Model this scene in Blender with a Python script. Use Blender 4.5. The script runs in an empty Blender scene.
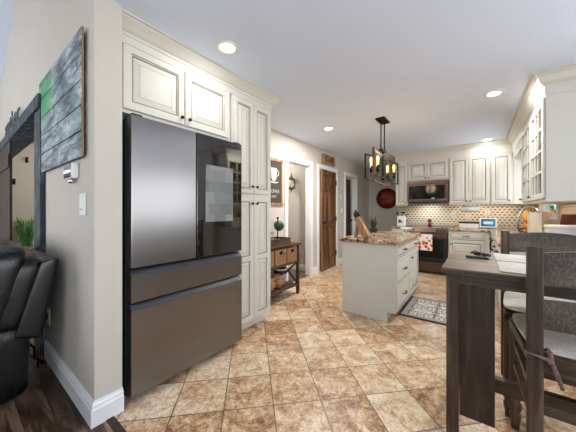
import bpy, bmesh, math, random
from mathutils import Vector, Matrix, Euler
random.seed(7)
S = bpy.context.scene
COL = S.collection
PI = math.pi

# ---------------------------------------------------------------- camera
cd = bpy.data.cameras.new('camera')
cam = bpy.data.objects.new('camera', cd); COL.objects.link(cam)
cd.sensor_width = 36.0; cd.lens = 36.0*253.5/576.0
cd.shift_y = -5.0/576.0
cd.clip_start = 0.05
cam.location = (0, 0, 1.2)
cam.rotation_euler = (PI/2, 0, math.atan2(189, 253.5))
S.camera = cam

# ---------------------------------------------------------------- light and exposure
S.view_settings.view_transform = 'Standard'
S.view_settings.look = 'None'
S.view_settings.gamma = 1.0
S.view_settings.exposure = 0.34
S.view_settings.use_curve_mapping = False
w = bpy.data.worlds.new('world'); S.world = w; w.use_nodes = True
wb = w.node_tree.nodes['Background']
wb.inputs[0].default_value = (0.80, 0.90, 1.0, 1); wb.inputs[1].default_value = 1.6

def area(name, loc, rot, sx, sy, power, color=(1, 1, 1)):
    l = bpy.data.lights.new(name, 'AREA'); l.shape = 'RECTANGLE'; l.size = sx; l.size_y = sy
    l.energy = power; l.color = color
    o = bpy.data.objects.new(name, l); COL.objects.link(o); o.location = loc; o.rotation_euler = rot
    return o
DAY = (0.925, 0.962, 1.0)
# daylight entering through the windows behind and beside the camera, and over the sink
area('daylight_south', (.45, -3.10, 1.25), (PI/2+1.0, 0, 0), 3.2, 1.5, 22, DAY)
area('daylight_living', (-4.6, -3.10, 1.5), (PI/2+.3, 0, 0), 2.2, 1.9, 88, DAY)
area('daylight_east', (3.10, -0.4, 1.45), (PI/2+.8, 0, PI/2), 3.6, 1.7, 98, DAY)
area('daylight_dining', (2.2, 3.08, 1.5), (PI/2+.2, 0, PI), 1.4, 1.1, 34, DAY)
area('daylight_sink', (0.80, 5.2, 1.62), (PI/2, 0, PI/2), 1.0, 0.85, 7, DAY)
def room_fill(name, loc, p):  # unseen point light, added to brighten a room beyond the openings
    l = bpy.data.lights.new(name, 'POINT'); l.energy = p; l.color = (1, .98, .96); l.shadow_soft_size = .15
    o = bpy.data.objects.new(name, l); COL.objects.link(o); o.location = loc
room_fill('far_room_fill', (-5.2, 1.7, 2.2), 30)
room_fill('hall_fill', (-3.5, 3.7, 2.2), 18)
room_fill('hall_end_fill', (-3.5, 6.2, 2.2), 10)

# ---------------------------------------------------------------- material helpers
def lin(c):
    if isinstance(c, str):
        c = c.lstrip('#'); c = [int(c[i:i+2], 16)/255 for i in (0, 2, 4)]
        c = [x/12.92 if x <= 0.04045 else ((x+0.055)/1.055)**2.4 for x in c]
    return (c[0], c[1], c[2], 1)
class NT:
    def __init__(s, name):
        s.m = bpy.data.materials.new(name); s.m.use_nodes = True
        s.t = s.m.node_tree; s.b = s.t.nodes['Principled BSDF']; s._c = None
    def n(s, typ, **kw):
        nd = s.t.nodes.new(typ)
        for k, v in kw.items():
            if k.startswith('i_'):
                key = k[2:]; key = int(key) if key.isdigit() else key.replace('_', ' ')
                s.put(v, nd.inputs[key])
            else: setattr(nd, k, v)
        return nd
    def put(s, v, sock):
        if isinstance(v, bpy.types.NodeSocket): s.t.links.new(v, sock)
        elif isinstance(v, bpy.types.Node): s.t.links.new(v.outputs[0], sock)
        else: sock.default_value = v
    def co(s):
        if s._c is None: s._c = s.n('ShaderNodeTexCoord').outputs['Object']
        return s._c
    def geo(s): return s.n('ShaderNodeNewGeometry').outputs['Position']
    def map(s, scale=(1, 1, 1), rot=(0, 0, 0), loc=(0, 0, 0), src=None):
        return s.n('ShaderNodeMapping', i_0=src or s.co(), i_1=loc, i_2=rot, i_3=scale).outputs[0]
    def noise(s, scale, vec=None, detail=4, rough=0.55, dist=0):
        nd = s.n('ShaderNodeTexNoise', i_Vector=vec or s.co(), i_Scale=scale, i_Detail=detail, i_Roughness=rough, i_Distortion=dist)
        return nd.outputs[0]
    def ramp(s, fac, stops, interp='LINEAR'):
        nd = s.n('ShaderNodeValToRGB', i_0=fac); r = nd.color_ramp; r.interpolation = interp
        while len(r.elements) < len(stops): r.elements.new(0.5)
        for e, (p, c) in zip(r.elements, stops): e.position = p; e.color = lin(c)
        return nd.outputs[0]
    def mix(s, f, a, b, mode='MIX'):
        nd = s.n('ShaderNodeMix', data_type='RGBA', blend_type=mode)
        s.put(f, nd.inputs[0]); s.put(lin(a) if isinstance(a, (str, tuple)) else a, nd.inputs[6]); s.put(lin(b) if isinstance(b, (str, tuple)) else b, nd.inputs[7])
        return nd.outputs[2]
    def ma(s, op, a, b=0.0, c=0.0):
        nd = s.n('ShaderNodeMath', operation=op); s.put(a, nd.inputs[0]); s.put(b, nd.inputs[1]); s.put(c, nd.inputs[2]); return nd.outputs[0]
    def xyz(s, v=None):
        nd = s.n('ShaderNodeSeparateXYZ', i_0=v or s.co()); return nd.outputs
    def bump(s, h, strength=0.3, dist=0.01):
        nd = s.n('ShaderNodeBump', i_Strength=strength, i_Distance=dist, i_Height=h)
        s.t.links.new(nd.outputs[0], s.b.inputs['Normal'])
    def fin(s, col, rough=0.5, metal=0.0, **kw):
        s.put(lin(col) if isinstance(col, (str, tuple)) else col, s.b.inputs['Base Color'])
        s.put(rough, s.b.inputs['Roughness']); s.put(metal, s.b.inputs['Metallic'])
        for k, v in kw.items(): s.put(v, s.b.inputs[k.replace('_', ' ')])
        return s.m

def plain(name, col, rough=0.5, metal=0.0, var=0.06, vs=6.0, **kw):
    t = NT(name); nz = t.noise(vs)
    c = lin(col)[:3]
    f = t.ramp(nz, [(0.3, tuple(x*(1-var) for x in c)), (0.7, tuple(min(1, x*(1+var)) for x in c))])
    return t.fin(f, rough, metal, **kw)
def wood(name, a, b, c2, axis='z', scale=14, rough=0.45, spread=1.0, bmp=0.25):
    t = NT(name); sc = {'x': (0.08, 1, 1), 'y': (1, 0.08, 1), 'z': (1, 1, 0.08)}[axis]
    v = t.map(scale=sc); n1 = t.noise(scale, v, 6, 0.62, 0.6); n2 = t.noise(scale*5, v, 3, 0.6)
    f = t.ma('ADD', t.ma('MULTIPLY', n1, 0.7), t.ma('MULTIPLY', n2, 0.3))
    cl = t.ramp(f, [(0.5-0.16*spread, a), (0.5, b), (0.5+0.14*spread, c2)])
    t.bump(f, bmp, 0.004)
    return t.fin(cl, rough)
def emis(name, col, strength):
    t = NT(name); t.fin(col, 0.5); t.put(lin(col), t.b.inputs['Emission Color']); t.b.inputs['Emission Strength'].default_value = strength
    return t.m

M = {}
M['wall'] = plain('wall_paint', '#c8c1b6', 0.75, var=0.015, vs=3)
M['wall_far'] = plain('wall_paint_far', '#c2c0ba', 0.75, var=0.015, vs=3)
M['ceil'] = plain('ceiling_paint', '#dfe9fb', 0.85, var=0.01, vs=2)
M['trim'] = plain('white_trim', '#e9e9ea', 0.4, var=0.01)
M['cab'] = plain('cabinet_cream', '#d1cec3', 0.45, var=0.02, vs=9)
M['isl'] = plain('island_grey_cream', '#d8d8cd', 0.45, var=0.02, vs=5)
M['glaze'] = plain('brown_glaze', '#8a8170', 0.6, var=0.15)
M['glaze2'] = plain('grey_glaze', '#8b8a80', 0.6, var=0.15)
M['knob'] = plain('dark_bronze', '#2a2522', 0.35, 0.8)
M['black'] = plain('black_metal', '#141415', 0.4, 0.6)
M['blackp'] = plain('black_plastic', '#0e0e10', 0.35)
M['chrome'] = plain('chrome', '#d0d0d2', 0.15, 1.0)
M['white'] = plain('white_plastic', '#ecebe8', 0.35, var=0.02)
M['greyp'] = plain('grey_plastic', '#a9a8a6', 0.4, 0.3)
M['rubber'] = plain('dark_gap', '#0a0a0c', 0.7)

def floor_tile():
    t = NT('stone_tile'); g = t.geo()
    # rotate 45 degrees so tile rows run diagonally
    rv = t.n('ShaderNodeVectorRotate', rotation_type='Z_AXIS', i_Vector=g); rv.inputs['Angle'].default_value = -PI/4
    v = t.n('ShaderNodeVectorMath', operation='ADD', i_0=rv.outputs[0], i_1=(0.1626+6.0, -0.0627+3.0, 0)).outputs[0]
    br = t.n('ShaderNodeTexBrick', offset=0.0, squash=1.0, i_Vector=v, i_Scale=1.0, i_Brick_Width=0.3, i_Row_Height=0.3, i_Mortar_Size=0.0032, i_Mortar_Smooth=0.2, i_Bias=0.0)
    br.inputs['Color1'].default_value = (0, 0, 0, 1); br.inputs['Color2'].default_value = (1, 1, 1, 1)
    tid = br.outputs['Color']
    off = t.n('ShaderNodeVectorMath', operation='SCALE', i_0=tid, i_3=13.0).outputs[0]
    pv = t.n('ShaderNodeVectorMath', operation='ADD', i_0=v, i_1=off).outputs[0]
    n1 = t.noise(5.5, pv, 6, 0.65, 1.2); n2 = t.noise(15, pv, 9, 0.8, 1.2); n3 = t.noise(60, pv, 3, 0.7)
    f = t.ma('ADD', t.ma('ADD', t.ma('MULTIPLY', n1, 0.5), t.ma('MULTIPLY', n2, 0.62)), t.ma('SUBTRACT', t.ma('MULTIPLY', n3, 0.3), .21))
    sep = t.n('ShaderNodeSeparateColor', i_0=tid).outputs[0]
    f = t.ma('ADD', f, t.ma('MULTIPLY', t.ma('SUBTRACT', sep, 0.5), 0.11))
    c = t.ramp(f, [(0.34, '#755138'), (0.41, '#a37c57'), (0.47, '#c29d76'), (0.53, '#d6ba97'), (0.60, '#e3d2b8'), (0.72, '#ebe4d6')])
    vein = t.ramp(t.ma('ABSOLUTE', t.ma('SUBTRACT', t.noise(7, pv, 8, 0.7, 2.0), 0.5)), [(0.0, (0.42, 0.30, 0.20)), (0.022, (1, 1, 1))])
    c = t.mix(0.5, c, vein, 'MULTIPLY')
    c = t.mix(br.outputs['Fac'], c, '#5b4636')
    h = t.ma('SUBTRACT', t.ma('MULTIPLY', n2, 0.25), br.outputs['Fac']); t.bump(h, 0.35, 0.004)
    return t.fin(c, t.ma('ADD', t.ma('MULTIPLY', n2, 0.2), 0.30))
M['tile'] = floor_tile()
def hardwood():
    t = NT('dark_hardwood'); g = t.geo()
    br = t.n('ShaderNodeTexBrick', offset=0.37, i_Vector=g, i_Scale=1.0, i_Brick_Width=1.3, i_Row_Height=0.125, i_Mortar_Size=0.0015, i_Bias=0.0)
    br.inputs['Color1'].default_value = (0, 0, 0, 1); br.inputs['Color2'].default_value = (1, 1, 1, 1)
    off = t.n('ShaderNodeVectorMath', operation='SCALE', i_0=br.outputs['Color'], i_3=9.0).outputs[0]
    pv = t.n('ShaderNodeVectorMath', operation='ADD', i_0=t.map(scale=(0.12, 1, 1), src=g), i_1=off).outputs[0]
    n1 = t.noise(14, pv, 7, 0.65, 0.9)
    f = t.ma('ADD', n1, t.ma('MULTIPLY', t.ma('SUBTRACT', t.n('ShaderNodeSeparateColor', i_0=br.outputs['Color']).outputs[0], 0.5), 0.12))
    c = t.ramp(f, [(0.36, '#21160f'), (0.5, '#4f3a2c'), (0.60, '#8a6f59')])
    c = t.mix(br.outputs['Fac'], c, '#120c09')
    t.bump(n1, 0.2, 0.003)
    return t.fin(c, 0.33)
M['hard'] = hardwood()
def granite():
    t = NT('speckled_granite'); g = t.geo()
    n1 = t.noise(38, g, 5, 0.7, 0.6); n2 = t.noise(9, g, 4, 0.6, 1.0)
    f = t.ma('ADD', t.ma('MULTIPLY', n1, 0.7), t.ma('MULTIPLY', n2, 0.3))
    c = t.ramp(f, [(0.41, '#15100e'), (0.455, '#4f3b2c'), (0.49, '#9a7d5c'), (0.54, '#c4ab88'), (0.6, '#ddceb6')])
    return t.fin(c, 0.16)
M['gran'] = granite()
def splash(name, base, dot, axis, sc=0.068, rh=0.048):
    t = NT(name); g = t.xyz(t.geo()); a = g[axis]
    v = t.ma('DIVIDE', g[2], rh); row = t.ma('FLOOR', v)
    u = t.ma('ADD', t.ma('DIVIDE', a, sc), t.ma('MULTIPLY', t.ma('MODULO', row, 2.0), 0.5))
    fu = t.ma('ABSOLUTE', t.ma('SUBTRACT', t.ma('FRACT', t.ma('ADD', u, 50)), 0.5)); fv = t.ma('ABSOLUTE', t.ma('SUBTRACT', t.ma('FRACT', v), 0.5))
    du = t.ma('SUBTRACT', 1.0, t.ma('MULTIPLY', fu, 3.8)); dv = t.ma('SUBTRACT', 1.0, t.ma('MULTIPLY', fv, 4.2))
    m = t.ma('GREATER_THAN', t.ma('MINIMUM', du, dv), 0.0)
    gl = t.ma('GREATER_THAN', t.ma('MAXIMUM', t.ma('SUBTRACT', fu, 0.47), t.ma('SUBTRACT', fv, 0.46)), 0.0)
    nz = t.noise(25, t.geo(), 3)
    bc = t.ramp(nz, [(0.3, tuple(x*0.88 for x in lin(base)[:3])), (0.7, base)])
    c = t.mix(t.ma('MULTIPLY', gl, 0.55), bc, tuple(x*0.62 for x in lin(base)[:3])); c = t.mix(m, c, dot)
    t.bump(t.ma('SUBTRACT', 1.0, gl), 0.3, 0.003)
    return t.fin(c, 0.28)
M['splash'] = splash('dotted_mosaic', '#cfc2aa', '#654e3a', 0)
M['splash2'] = splash('scalloped_mosaic', '#b39b7c', '#6a523c', 1, 0.05, 0.035)
def steel(name, col, rough=0.3, axis=2):
    t = NT(name); sc = [180, 180, 180]; sc[axis] = 1.5
    nz = t.noise(1.0, t.map(scale=tuple(sc)), 3)
    tg = t.n('ShaderNodeTangent', direction_type='RADIAL', axis='Z')
    if axis == 2: t.put(tg, t.b.inputs['Tangent'])
    return t.fin(col, rough, 1.0, Anisotropic=0.75 if axis == 2 else 0.0)
M['steel'] = steel('dark_brushed_steel', '#878585', 0.3)
M['steelh'] = steel('recess_steel', '#5f656d', 0.34, 1)
M['steelw'] = steel('warm_brushed_steel', '#6a554c', 0.34, 0)
M['glassb'] = plain('black_glass', '#050506', 0.08, 0.0, Specular_IOR_Level=0.45)
def glossdoor():
    t = NT('dark_mirror_glass'); return t.fin('#100d0c', 0.06, 0.0, Specular_IOR_Level=0.6, Coat_Weight=1.0, Coat_Roughness=0.03, Coat_IOR=1.5)
M['glossdoor'] = glossdoor()
def display():
    t = NT('frosted_display'); g = t.xyz(t.co())
    br = t.n('ShaderNodeTexBrick', i_Vector=t.n('ShaderNodeCombineXYZ', i_0=g[1], i_1=g[2], i_2=0.0).outputs[0], i_Scale=1.0, i_Brick_Width=.11, i_Row_Height=.09, i_Mortar_Size=0.0)
    br.inputs['Color1'].default_value = (0, 0, 0, 1); br.inputs['Color2'].default_value = (1, 1, 1, 1)
    c = t.ramp(t.n('ShaderNodeSeparateColor', i_0=br.outputs['Color']).outputs[0], [(0.0, '#777a79'), (0.5, '#868988'), (1.0, '#a2a5a4')])
    t.put(c, t.b.inputs['Emission Color']); t.b.inputs['Emission Strength'].default_value = 0.5
    return t.fin('#3a3b3b', 0.12)
M['display'] = display()
def glass(name, tint=(1, 1, 1), rough=0.02):
    t = NT(name); return t.fin(tint, rough, 0, Transmission_Weight=1.0, IOR=1.45)
M['glass'] = glass('clear_glass')
M['bulb'] = emis('warm_filament_bulb', '#ffb56a', 3.0)
M['lamp'] = emis('downlight_glow', '#fff8ec', 14.0)
M['tabw'] = wood('weathered_dark_wood', '#1d130c', '#3d2c20', '#634f3c', 'z', 16, 0.5)
M['tabx'] = wood('weathered_dark_wood_across', '#1d130c', '#3f2e20', '#67533f', 'x', 16, 0.45)
M['tabtop'] = wood('worn_brown_tabletop', '#57462f', '#7d6852', '#a8947b', 'x', 11, 0.28)
def scribed():
    t = NT('scored_grey_wood'); v = t.map(scale=(1, 1, 0.16))
    n1 = t.noise(300, t.map(scale=(1, 1, 0.3)), 3, 0.6); n2 = t.noise(9, t.map(scale=(0.3, 1, 1)), 5)
    sp = t.ramp(t.ma('ADD', n1, t.ma('MULTIPLY', n2, 0.25)), [(.62, (0, 0, 0)), (.72, (1, 1, 1))])
    c = t.ramp(n2, [(0.3, '#231a14'), (0.5, '#3c3027'), (0.7, '#55483c')]); c = t.mix(t.ma('MULTIPLY', sp, 0.5), c, '#776d62')
    t.bump(n1, 0.3, 0.004); return t.fin(c, 0.5)
M['scrib'] = scribed()
M['woodd'] = wood('walnut_door', '#3b2417', '#6b452c', '#946b47', 'z', 12, 0.35)
M['wooddk'] = wood('very_dark_wood', '#150e0a', '#2c1d15', '#412d20', 'z', 12, 0.5)
M['woodc'] = wood('console_dark_wood', '#24160f', '#48301f', '#6a4930', 'y', 14, 0.45)
M['woodt'] = wood('tan_wood', '#74502f', '#9a734c', '#bd946a', 'z', 16, 0.5)
M['woodl'] = wood('pale_pine', '#b98f60', '#d9b78a', '#ecd3ad', 'y', 14, 0.6)
M['wicker'] = None
def wicker():
    t = NT('woven_wicker'); wv = t.n('ShaderNodeTexChecker', i_Vector=t.map(scale=(60, 30, 60)), i_Scale=1.0)
    n = t.noise(90); c = t.ramp(n, [(0.3, '#7d5d3c'), (0.6, '#b08a5e'), (0.8, '#caa87c')])
    c = t.mix(t.ma('MULTIPLY', wv.outputs['Fac'], 0.35), c, '#6a4c30')
    t.bump(wv.outputs['Fac'], 0.5, 0.004); return t.fin(c, 0.8)
M['wicker'] = wicker()
def fabric(name, a, b, scale=160, bmp=0.3):
    t = NT(name); n = t.noise(scale, None, 2); n2 = t.noise(7)
    c = t.ramp(t.ma('ADD', t.ma('MULTIPLY', n, 0.6), t.ma('MULTIPLY', n2, 0.4)), [(0.38, a), (0.62, b)])
    t.bump(n, bmp, 0.003); return t.fin(c, 0.9)
M['cushion'] = fabric('oatmeal_cushion_cloth', '#bdb7ac', '#e9e4da')
M['mat'] = fabric('woven_white_placemat', '#b9b0a4', '#e2dcd2', 240)
M['tie'] = fabric('brown_tie_cloth', '#4f3a35', '#7d645c')
M['towel_w'] = fabric('white_cloth', '#d9d6cf', '#f1eee8')
def leather():
    t = NT('black_leather'); n = t.n('ShaderNodeTexVoronoi', feature='DISTANCE_TO_EDGE', i_Scale=170.0, i_Vector=t.co()).outputs[0]
    n2 = t.noise(7, t.map(scale=(1, 1, 0.35)), 3, 0.5, 0.3)
    t.bump(t.ma('ADD', t.ma('MULTIPLY', n, 0.06), t.ma('MULTIPLY', n2, .5)), 0.5, 0.02)
    c = t.ramp(n2, [(0.3, '#050506'), (0.7, '#0b0b0d')])
    return t.fin(c, t.ma('ADD', t.ma('MULTIPLY', n2, 0.15), 0.20), Specular_IOR_Level=0.5)
M['leather'] = leather()

# ---------------------------------------------------------------- object helpers
WM = {}
def tagx(o, label=None, cat=None, group=None, kind=None):
    if label: o['label'] = label
    if cat: o['category'] = cat
    if group: o['group'] = group
    if kind: o['kind'] = kind
    return o
def thing(name, label, cat, loc=(0, 0, 0), rz=0.0, group=None):
    o = bpy.data.objects.new(name, None); COL.objects.link(o); o.empty_display_size = 0.1
    o.location = loc; o.rotation_euler = (0, 0, rz)
    WM[o.name] = Matrix.Translation(loc) @ Matrix.Rotation(rz, 4, 'Z')
    return tagx(o, label, cat, group)
class MB:
    def __init__(s): s.bm = bmesh.new()
    def _merge(s, b, mat=0, smooth=False, mtx=None):
        if mtx is not None: b.transform(mtx)
        for f in b.faces: f.material_index = mat if mat >= 0 else f.material_index; f.smooth = smooth
        me = bpy.data.meshes.new('t'); b.to_mesh(me); b.free(); s.bm.from_mesh(me); bpy.data.meshes.remove(me); return s
    def box(s, x0, x1, y0, y1, z0, z1, mat=0, bev=0.0, seg=2, mtx=None, smooth=False):
        b = bmesh.new(); bmesh.ops.create_cube(b, size=1)
        for v in b.verts: v.co = Vector((x0+(v.co.x+.5)*(x1-x0), y0+(v.co.y+.5)*(y1-y0), z0+(v.co.z+.5)*(z1-z0)))
        if bev > 0: bmesh.ops.bevel(b, geom=b.edges[:], offset=bev, segments=seg, affect='EDGES', profile=0.5)
        return s._merge(b, mat, smooth, mtx)
    def lathe(s, prof, c=(0, 0, 0), seg=24, mat=0, mtx=None, smooth=True, sx=1, sy=1):
        b = bmesh.new(); rings = []
        for r, z in prof:
            rings.append([b.verts.new((c[0]+r*sx*math.cos(2*PI*i/seg), c[1]+r*sy*math.sin(2*PI*i/seg), c[2]+z)) for i in range(seg)])
        for a, q in zip(rings, rings[1:]):
            for i in range(seg): b.faces.new((a[i], a[(i+1) % seg], q[(i+1) % seg], q[i]))
        if prof[0][0] > 1e-5: b.faces.new(rings[0][::-1])
        if prof[-1][0] > 1e-5: b.faces.new(rings[-1])
        bmesh.ops.remove_doubles(b, verts=b.verts[:], dist=1e-6)
        return s._merge(b, mat, smooth, mtx)
    def cyl(s, p0, p1, r0, r1=None, seg=12, mat=0, smooth=True):
        r1 = r0 if r1 is None else r1; p0 = Vector(p0); p1 = Vector(p1); d = p1-p0
        q = d.to_track_quat('Z', 'Y').to_matrix().to_4x4()
        return s.lathe([(r0, 0), (r1, d.length)], seg=seg, mat=mat, mtx=Matrix.Translation(p0) @ q, smooth=smooth)
    def tube(s, pts, r, seg=8, mat=0, closed=False):
        pts = [Vector(p) for p in pts]; n = len(pts); b = bmesh.new(); rings = []; up = Vector((0, 0, 1)); pn = None
        for i, p in enumerate(pts):
            a = pts[(i-1) % n] if (i > 0 or closed) else p; c = pts[(i+1) % n] if (i < n-1 or closed) else p
            t = (c-a).normalized()
            if pn is None:
                pn = t.orthogonal().normalized()
            pn = (pn-t*pn.dot(t)).normalized(); bn = t.cross(pn)
            rr = r[i] if isinstance(r, (list, tuple)) else r
            rings.append([b.verts.new(p+rr*(math.cos(2*PI*k/seg)*pn+math.sin(2*PI*k/seg)*bn)) for k in range(seg)])
        m = n if closed else n-1
        for i in range(m):
            a = rings[i]; q = rings[(i+1) % n]
            for k in range(seg): b.faces.new((a[k], a[(k+1) % seg], q[(k+1) % seg], q[k]))
        if not closed: b.faces.new(rings[0][::-1]); b.faces.new(rings[-1])
        bmesh.ops.recalc_face_normals(b, faces=b.faces[:])
        return s._merge(b, mat, True)
    def sph(s, c, r, mat=0, sx=1, sy=1, sz=1, seg=16, mtx=None):
        b = bmesh.new(); bmesh.ops.create_uvsphere(b, u_segments=seg, v_segments=max(8, seg//2), radius=r)
        for v in b.verts: v.co = Vector((c[0]+v.co.x*sx, c[1]+v.co.y*sy, c[2]+v.co.z*sz))
        return s._merge(b, mat, True, mtx)
    def prism(s, poly, d, mat=0, bev=0.0, mtx=None, seg=2, smooth=False):
        """poly: 3-D points of one face, d: extrusion vector"""
        b = bmesh.new(); d = Vector(d); a = [b.verts.new(p) for p in poly]; q = [b.verts.new(Vector(p)+d) for p in poly]; n = len(a)
        b.faces.new(a[::-1]); b.faces.new(q)
        for i in range(n): b.faces.new((a[i], a[(i+1) % n], q[(i+1) % n], q[i]))
        bmesh.ops.recalc_face_normals(b, faces=b.faces[:])
        if bev > 0: bmesh.ops.bevel(b, geom=b.edges[:], offset=bev, segments=seg, affect='EDGES', profile=0.5)
        return s._merge(b, mat, smooth, mtx)
    def build(s, name, mats, parent=None, local=False, **tags):
        me = bpy.data.meshes.new(name); bmesh.ops.recalc_face_normals(s.bm, faces=s.bm.faces[:]); s.bm.to_mesh(me); s.bm.free()
        for m in (mats if isinstance(mats, (list, tuple)) else [mats]): me.materials.append(m)
        o = bpy.data.objects.new(name, me); COL.objects.link(o)
        if parent is not None:
            if not local: me.transform(WM[parent.name].inverted())
            o.parent = parent; WM[o.name] = WM[parent.name].copy()
        else:
            xs = [v.co.x for v in me.vertices]; ys = [v.co.y for v in me.vertices]; z = min(v.co.z for v in me.vertices)
            c = Vector(((min(xs)+max(xs))/2, (min(ys)+max(ys))/2, z)); me.transform(Matrix.Translation(-c)); o.location = c; WM[o.name] = Matrix.Translation(c)
        tagx(o, tags.get('label'), tags.get('cat'), tags.get('group'), tags.get('kind'))
        return o
def struct(mb, name, mats): return mb.build(name, mats, kind='structure')
def text_mb(txt, size, depth, font_shear=0.0):
    cu = bpy.data.curves.new('t', 'FONT'); cu.body = txt; cu.size = size; cu.extrude = depth/2; cu.align_x = 'CENTER'; cu.align_y = 'CENTER'; cu.shear = font_shear
    cu.resolution_u = 3
    o = bpy.data.objects.new('t', cu); COL.objects.link(o); bpy.context.view_layer.update()
    me = bpy.data.meshes.new_from_object(o.evaluated_get(bpy.context.evaluated_depsgraph_get()))
    bpy.data.objects.remove(o); return me
def text_obj(txt, size, depth, mtx, name, mat, parent=None, shear=0.0, **tags):
    me = text_mb(txt, size, depth, shear); me.transform(mtx); b = MB(); b.bm.from_mesh(me); bpy.data.meshes.remove(me)
    for f in b.bm.faces: f.material_index = 0
    return b.build(name, mat, parent, **tags)
def frame_mtx(O, U, V):
    U = Vector(U).normalized(); V = Vector(V).normalized(); N = U.cross(V)
    m = Matrix((U, V, N)).transposed().to_4x4(); m.translation = Vector(O); return m

# face frames: F(a, z, c): a along the wall, c outward
def face(N, pos):
    if N == '+x': return lambda a, z, c: Vector((pos+c, a, z))
    if N == '-x': return lambda a, z, c: Vector((pos-c, a, z))
    if N == '-y': return lambda a, z, c: Vector((a, pos-c, z))
    if N == '+y': return lambda a, z, c: Vector((a, pos+c, z))
def rings(b, f, a0, a1, z0, z1, prof, cap=True, base=True):
    """prof: (inset, height, mat); nested rectangles joined into a relief"""
    prev = None; first = None
    for ins, h, mt in prof:
        R = [b.verts.new(f(*p, h)) for p in ((a0+ins, z0+ins), (a1-ins, z0+ins), (a1-ins, z1-ins), (a0+ins, z1-ins))]
        if prev:
            for i in range(4): fc = b.faces.new((prev[i], prev[(i+1) % 4], R[(i+1) % 4], R[i])); fc.material_index = mt
        else: first = R
        prev = R
    if cap: fc = b.faces.new(prev); fc.material_index = prof[-1][2] if prof[-1][2] != 1 else 0
    if base: b.faces.new(first[::-1])
    return first, prev
DT = 0.02
def door_mesh(N, pos, a0, a1, z0, z1, fr=0.055, fields=1, flat=False):
    mb = MB(); b = mb.bm; f = face(N, pos); h = DT
    if flat:
        rings(b, f, a0, a1, z0, z1, [(0, 0, 0), (0, h-.004, 0), (.004, h, 0), (.022, h, 0), (.024, h-.003, 1), (.030, h-.003, 1), (.034, h, 0)]); return mb
    # slab sides
    if fields == 1:
        m = min(a1-a0, z1-z0)/2-fr
        k = min(0.045, m*0.6)
        rings(b, f, a0, a1, z0, z1, [(0, 0, 0), (0, h-.004, 0), (.004, h, 0), (fr-.008, h, 0), (fr-.005, h-.005, 1), (fr, h-.008, 0), (fr+.003, h-.012, 1), (fr+.010, h-.012, 1), (fr+k, h-.003, 0), (fr+k+.003, h-.003, 1), (fr+k+.006, h-.003, 0)])
    else:
        # outer slab as a thin back, then two raised sub-panels with rails drawn by separate blocks
        zm = z0+(z1-z0)*0.5; mb.box(*sorted_box(f, a0, a1, z0, z1, 0, h-.012), mat=0)
        for (p, q) in ((z0, zm-fr*0.45), (zm+fr*0.45, z1)):
            pass
        ex = [(a0, a0+fr, z0, z1), (a1-fr, a1, z0, z1), (a0+fr, a1-fr, z0, z0+fr), (a0+fr, a1-fr, z1-fr, z1), (a0+fr, a1-fr, zm-fr*.5, zm+fr*.5)]
        for e in ex: mb.box(*sorted_box(f, *e, h-.012, h), mat=0)
        for (p, q) in ((z0+fr, zm-fr*.5), (zm+fr*.5, z1-fr)):
            rings(b, f, a0+fr, a1-fr, p, q, [(0, h-.0118, 0), (0.0001, h-.0115, 1), (.009, h-.0115, 1), (.04, h-.003, 0), (.043, h-.003, 1), (.046, h-.003, 0)], base=False)
    return mb
def sorted_box(f, a0, a1, z0, z1, c0, c1):
    p = f(a0, z0, c0); q = f(a1, z1, c1)
    return (min(p.x, q.x), max(p.x, q.x), min(p.y, q.y), max(p.y, q.y), min(p.z, q.z), max(p.z, q.z))
def knob_on(N, pos, a, z, parent, name='knob', r=0.014):
    f = face(N, pos); mb = MB(); p0 = f(a, z, DT-.001); p1 = f(a, z, DT+.014)
    mb.cyl(p0, p1, 0.006, 0.005, 10); mb.sph(f(a, z, DT+.02), r, sx=1 if N[1] == 'y' else .7, sy=1 if N[1] == 'x' else .7, seg=12)
    return mb.build(name, M['knob'], parent)
def pull_on(N, pos, a, z, parent, L=0.10):
    f = face(N, pos); mb = MB()
    pts = [f(a-L/2, z, DT-.001), f(a-L/2, z, DT+.022), f(a-L/2+.02, z, DT+.03), f(a+L/2-.02, z, DT+.03), f(a+L/2, z, DT+.022), f(a+L/2, z, DT-.001)]
    mb.tube(pts, 0.006, 8)
    return mb.build('handle', M['knob'], parent)
def cab_door(parent, N, pos, a0, a1, z0, z1, knob=None, fields=1, fr=0.055, mats=None, handle=None, flat=False, name='door'):
    d = door_mesh(N, pos, a0, a1, z0, z1, fr, fields, flat).build(name, mats or [M['cab'], M['glaze']], parent)
    if knob: knob_on(N, pos, knob[0], knob[1], d)
    if handle: pull_on(N, pos, handle[0], handle[1], d)
    return d

# =====================================================================  SETTING
CZ = 2.44; LW = -2.5
struct(MB().box(-2.5, 3.3, 0.565, 7.4, -0.05, 0.0), 'floor', M['tile'])
struct(MB().box(-6.6, 3.3, -3.3, 0.555, -0.05, 0.0).box(-6.6, -2.5, 0.555, 7.4, -0.05, 0.0), 'floor', M['hard'])
struct(MB().box(-1.72, 3.3, 0.54, 0.58, -0.03, 0.004, bev=0.002), 'trim_1', M['wooddk'])
struct(MB().box(-1.72, 3.3, -3.3, 7.5, CZ, CZ+0.1).box(-2.6, -1.72, 0.63, 7.5, CZ, CZ+0.1), 'ceiling', M['ceil'])
# vaulted living-room ceiling, rising away from the far side wall
mb = MB(); mb.prism([(-6.6, -3.3, 2.9), (-3.4, -3.3, 4.37), (-1.5, -3.3, 4.37), (-1.5, -3.3, 4.47), (-3.4, -3.3, 4.47), (-6.6, -3.3, 3.0)], (0, 3.95, 0)); struct(mb, 'ceiling', M['ceil'])
struct(MB().box(-1.72, -1.62, -3.3, 0.49, CZ+0.1, 4.45), 'wall_header', M['wall'])
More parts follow.
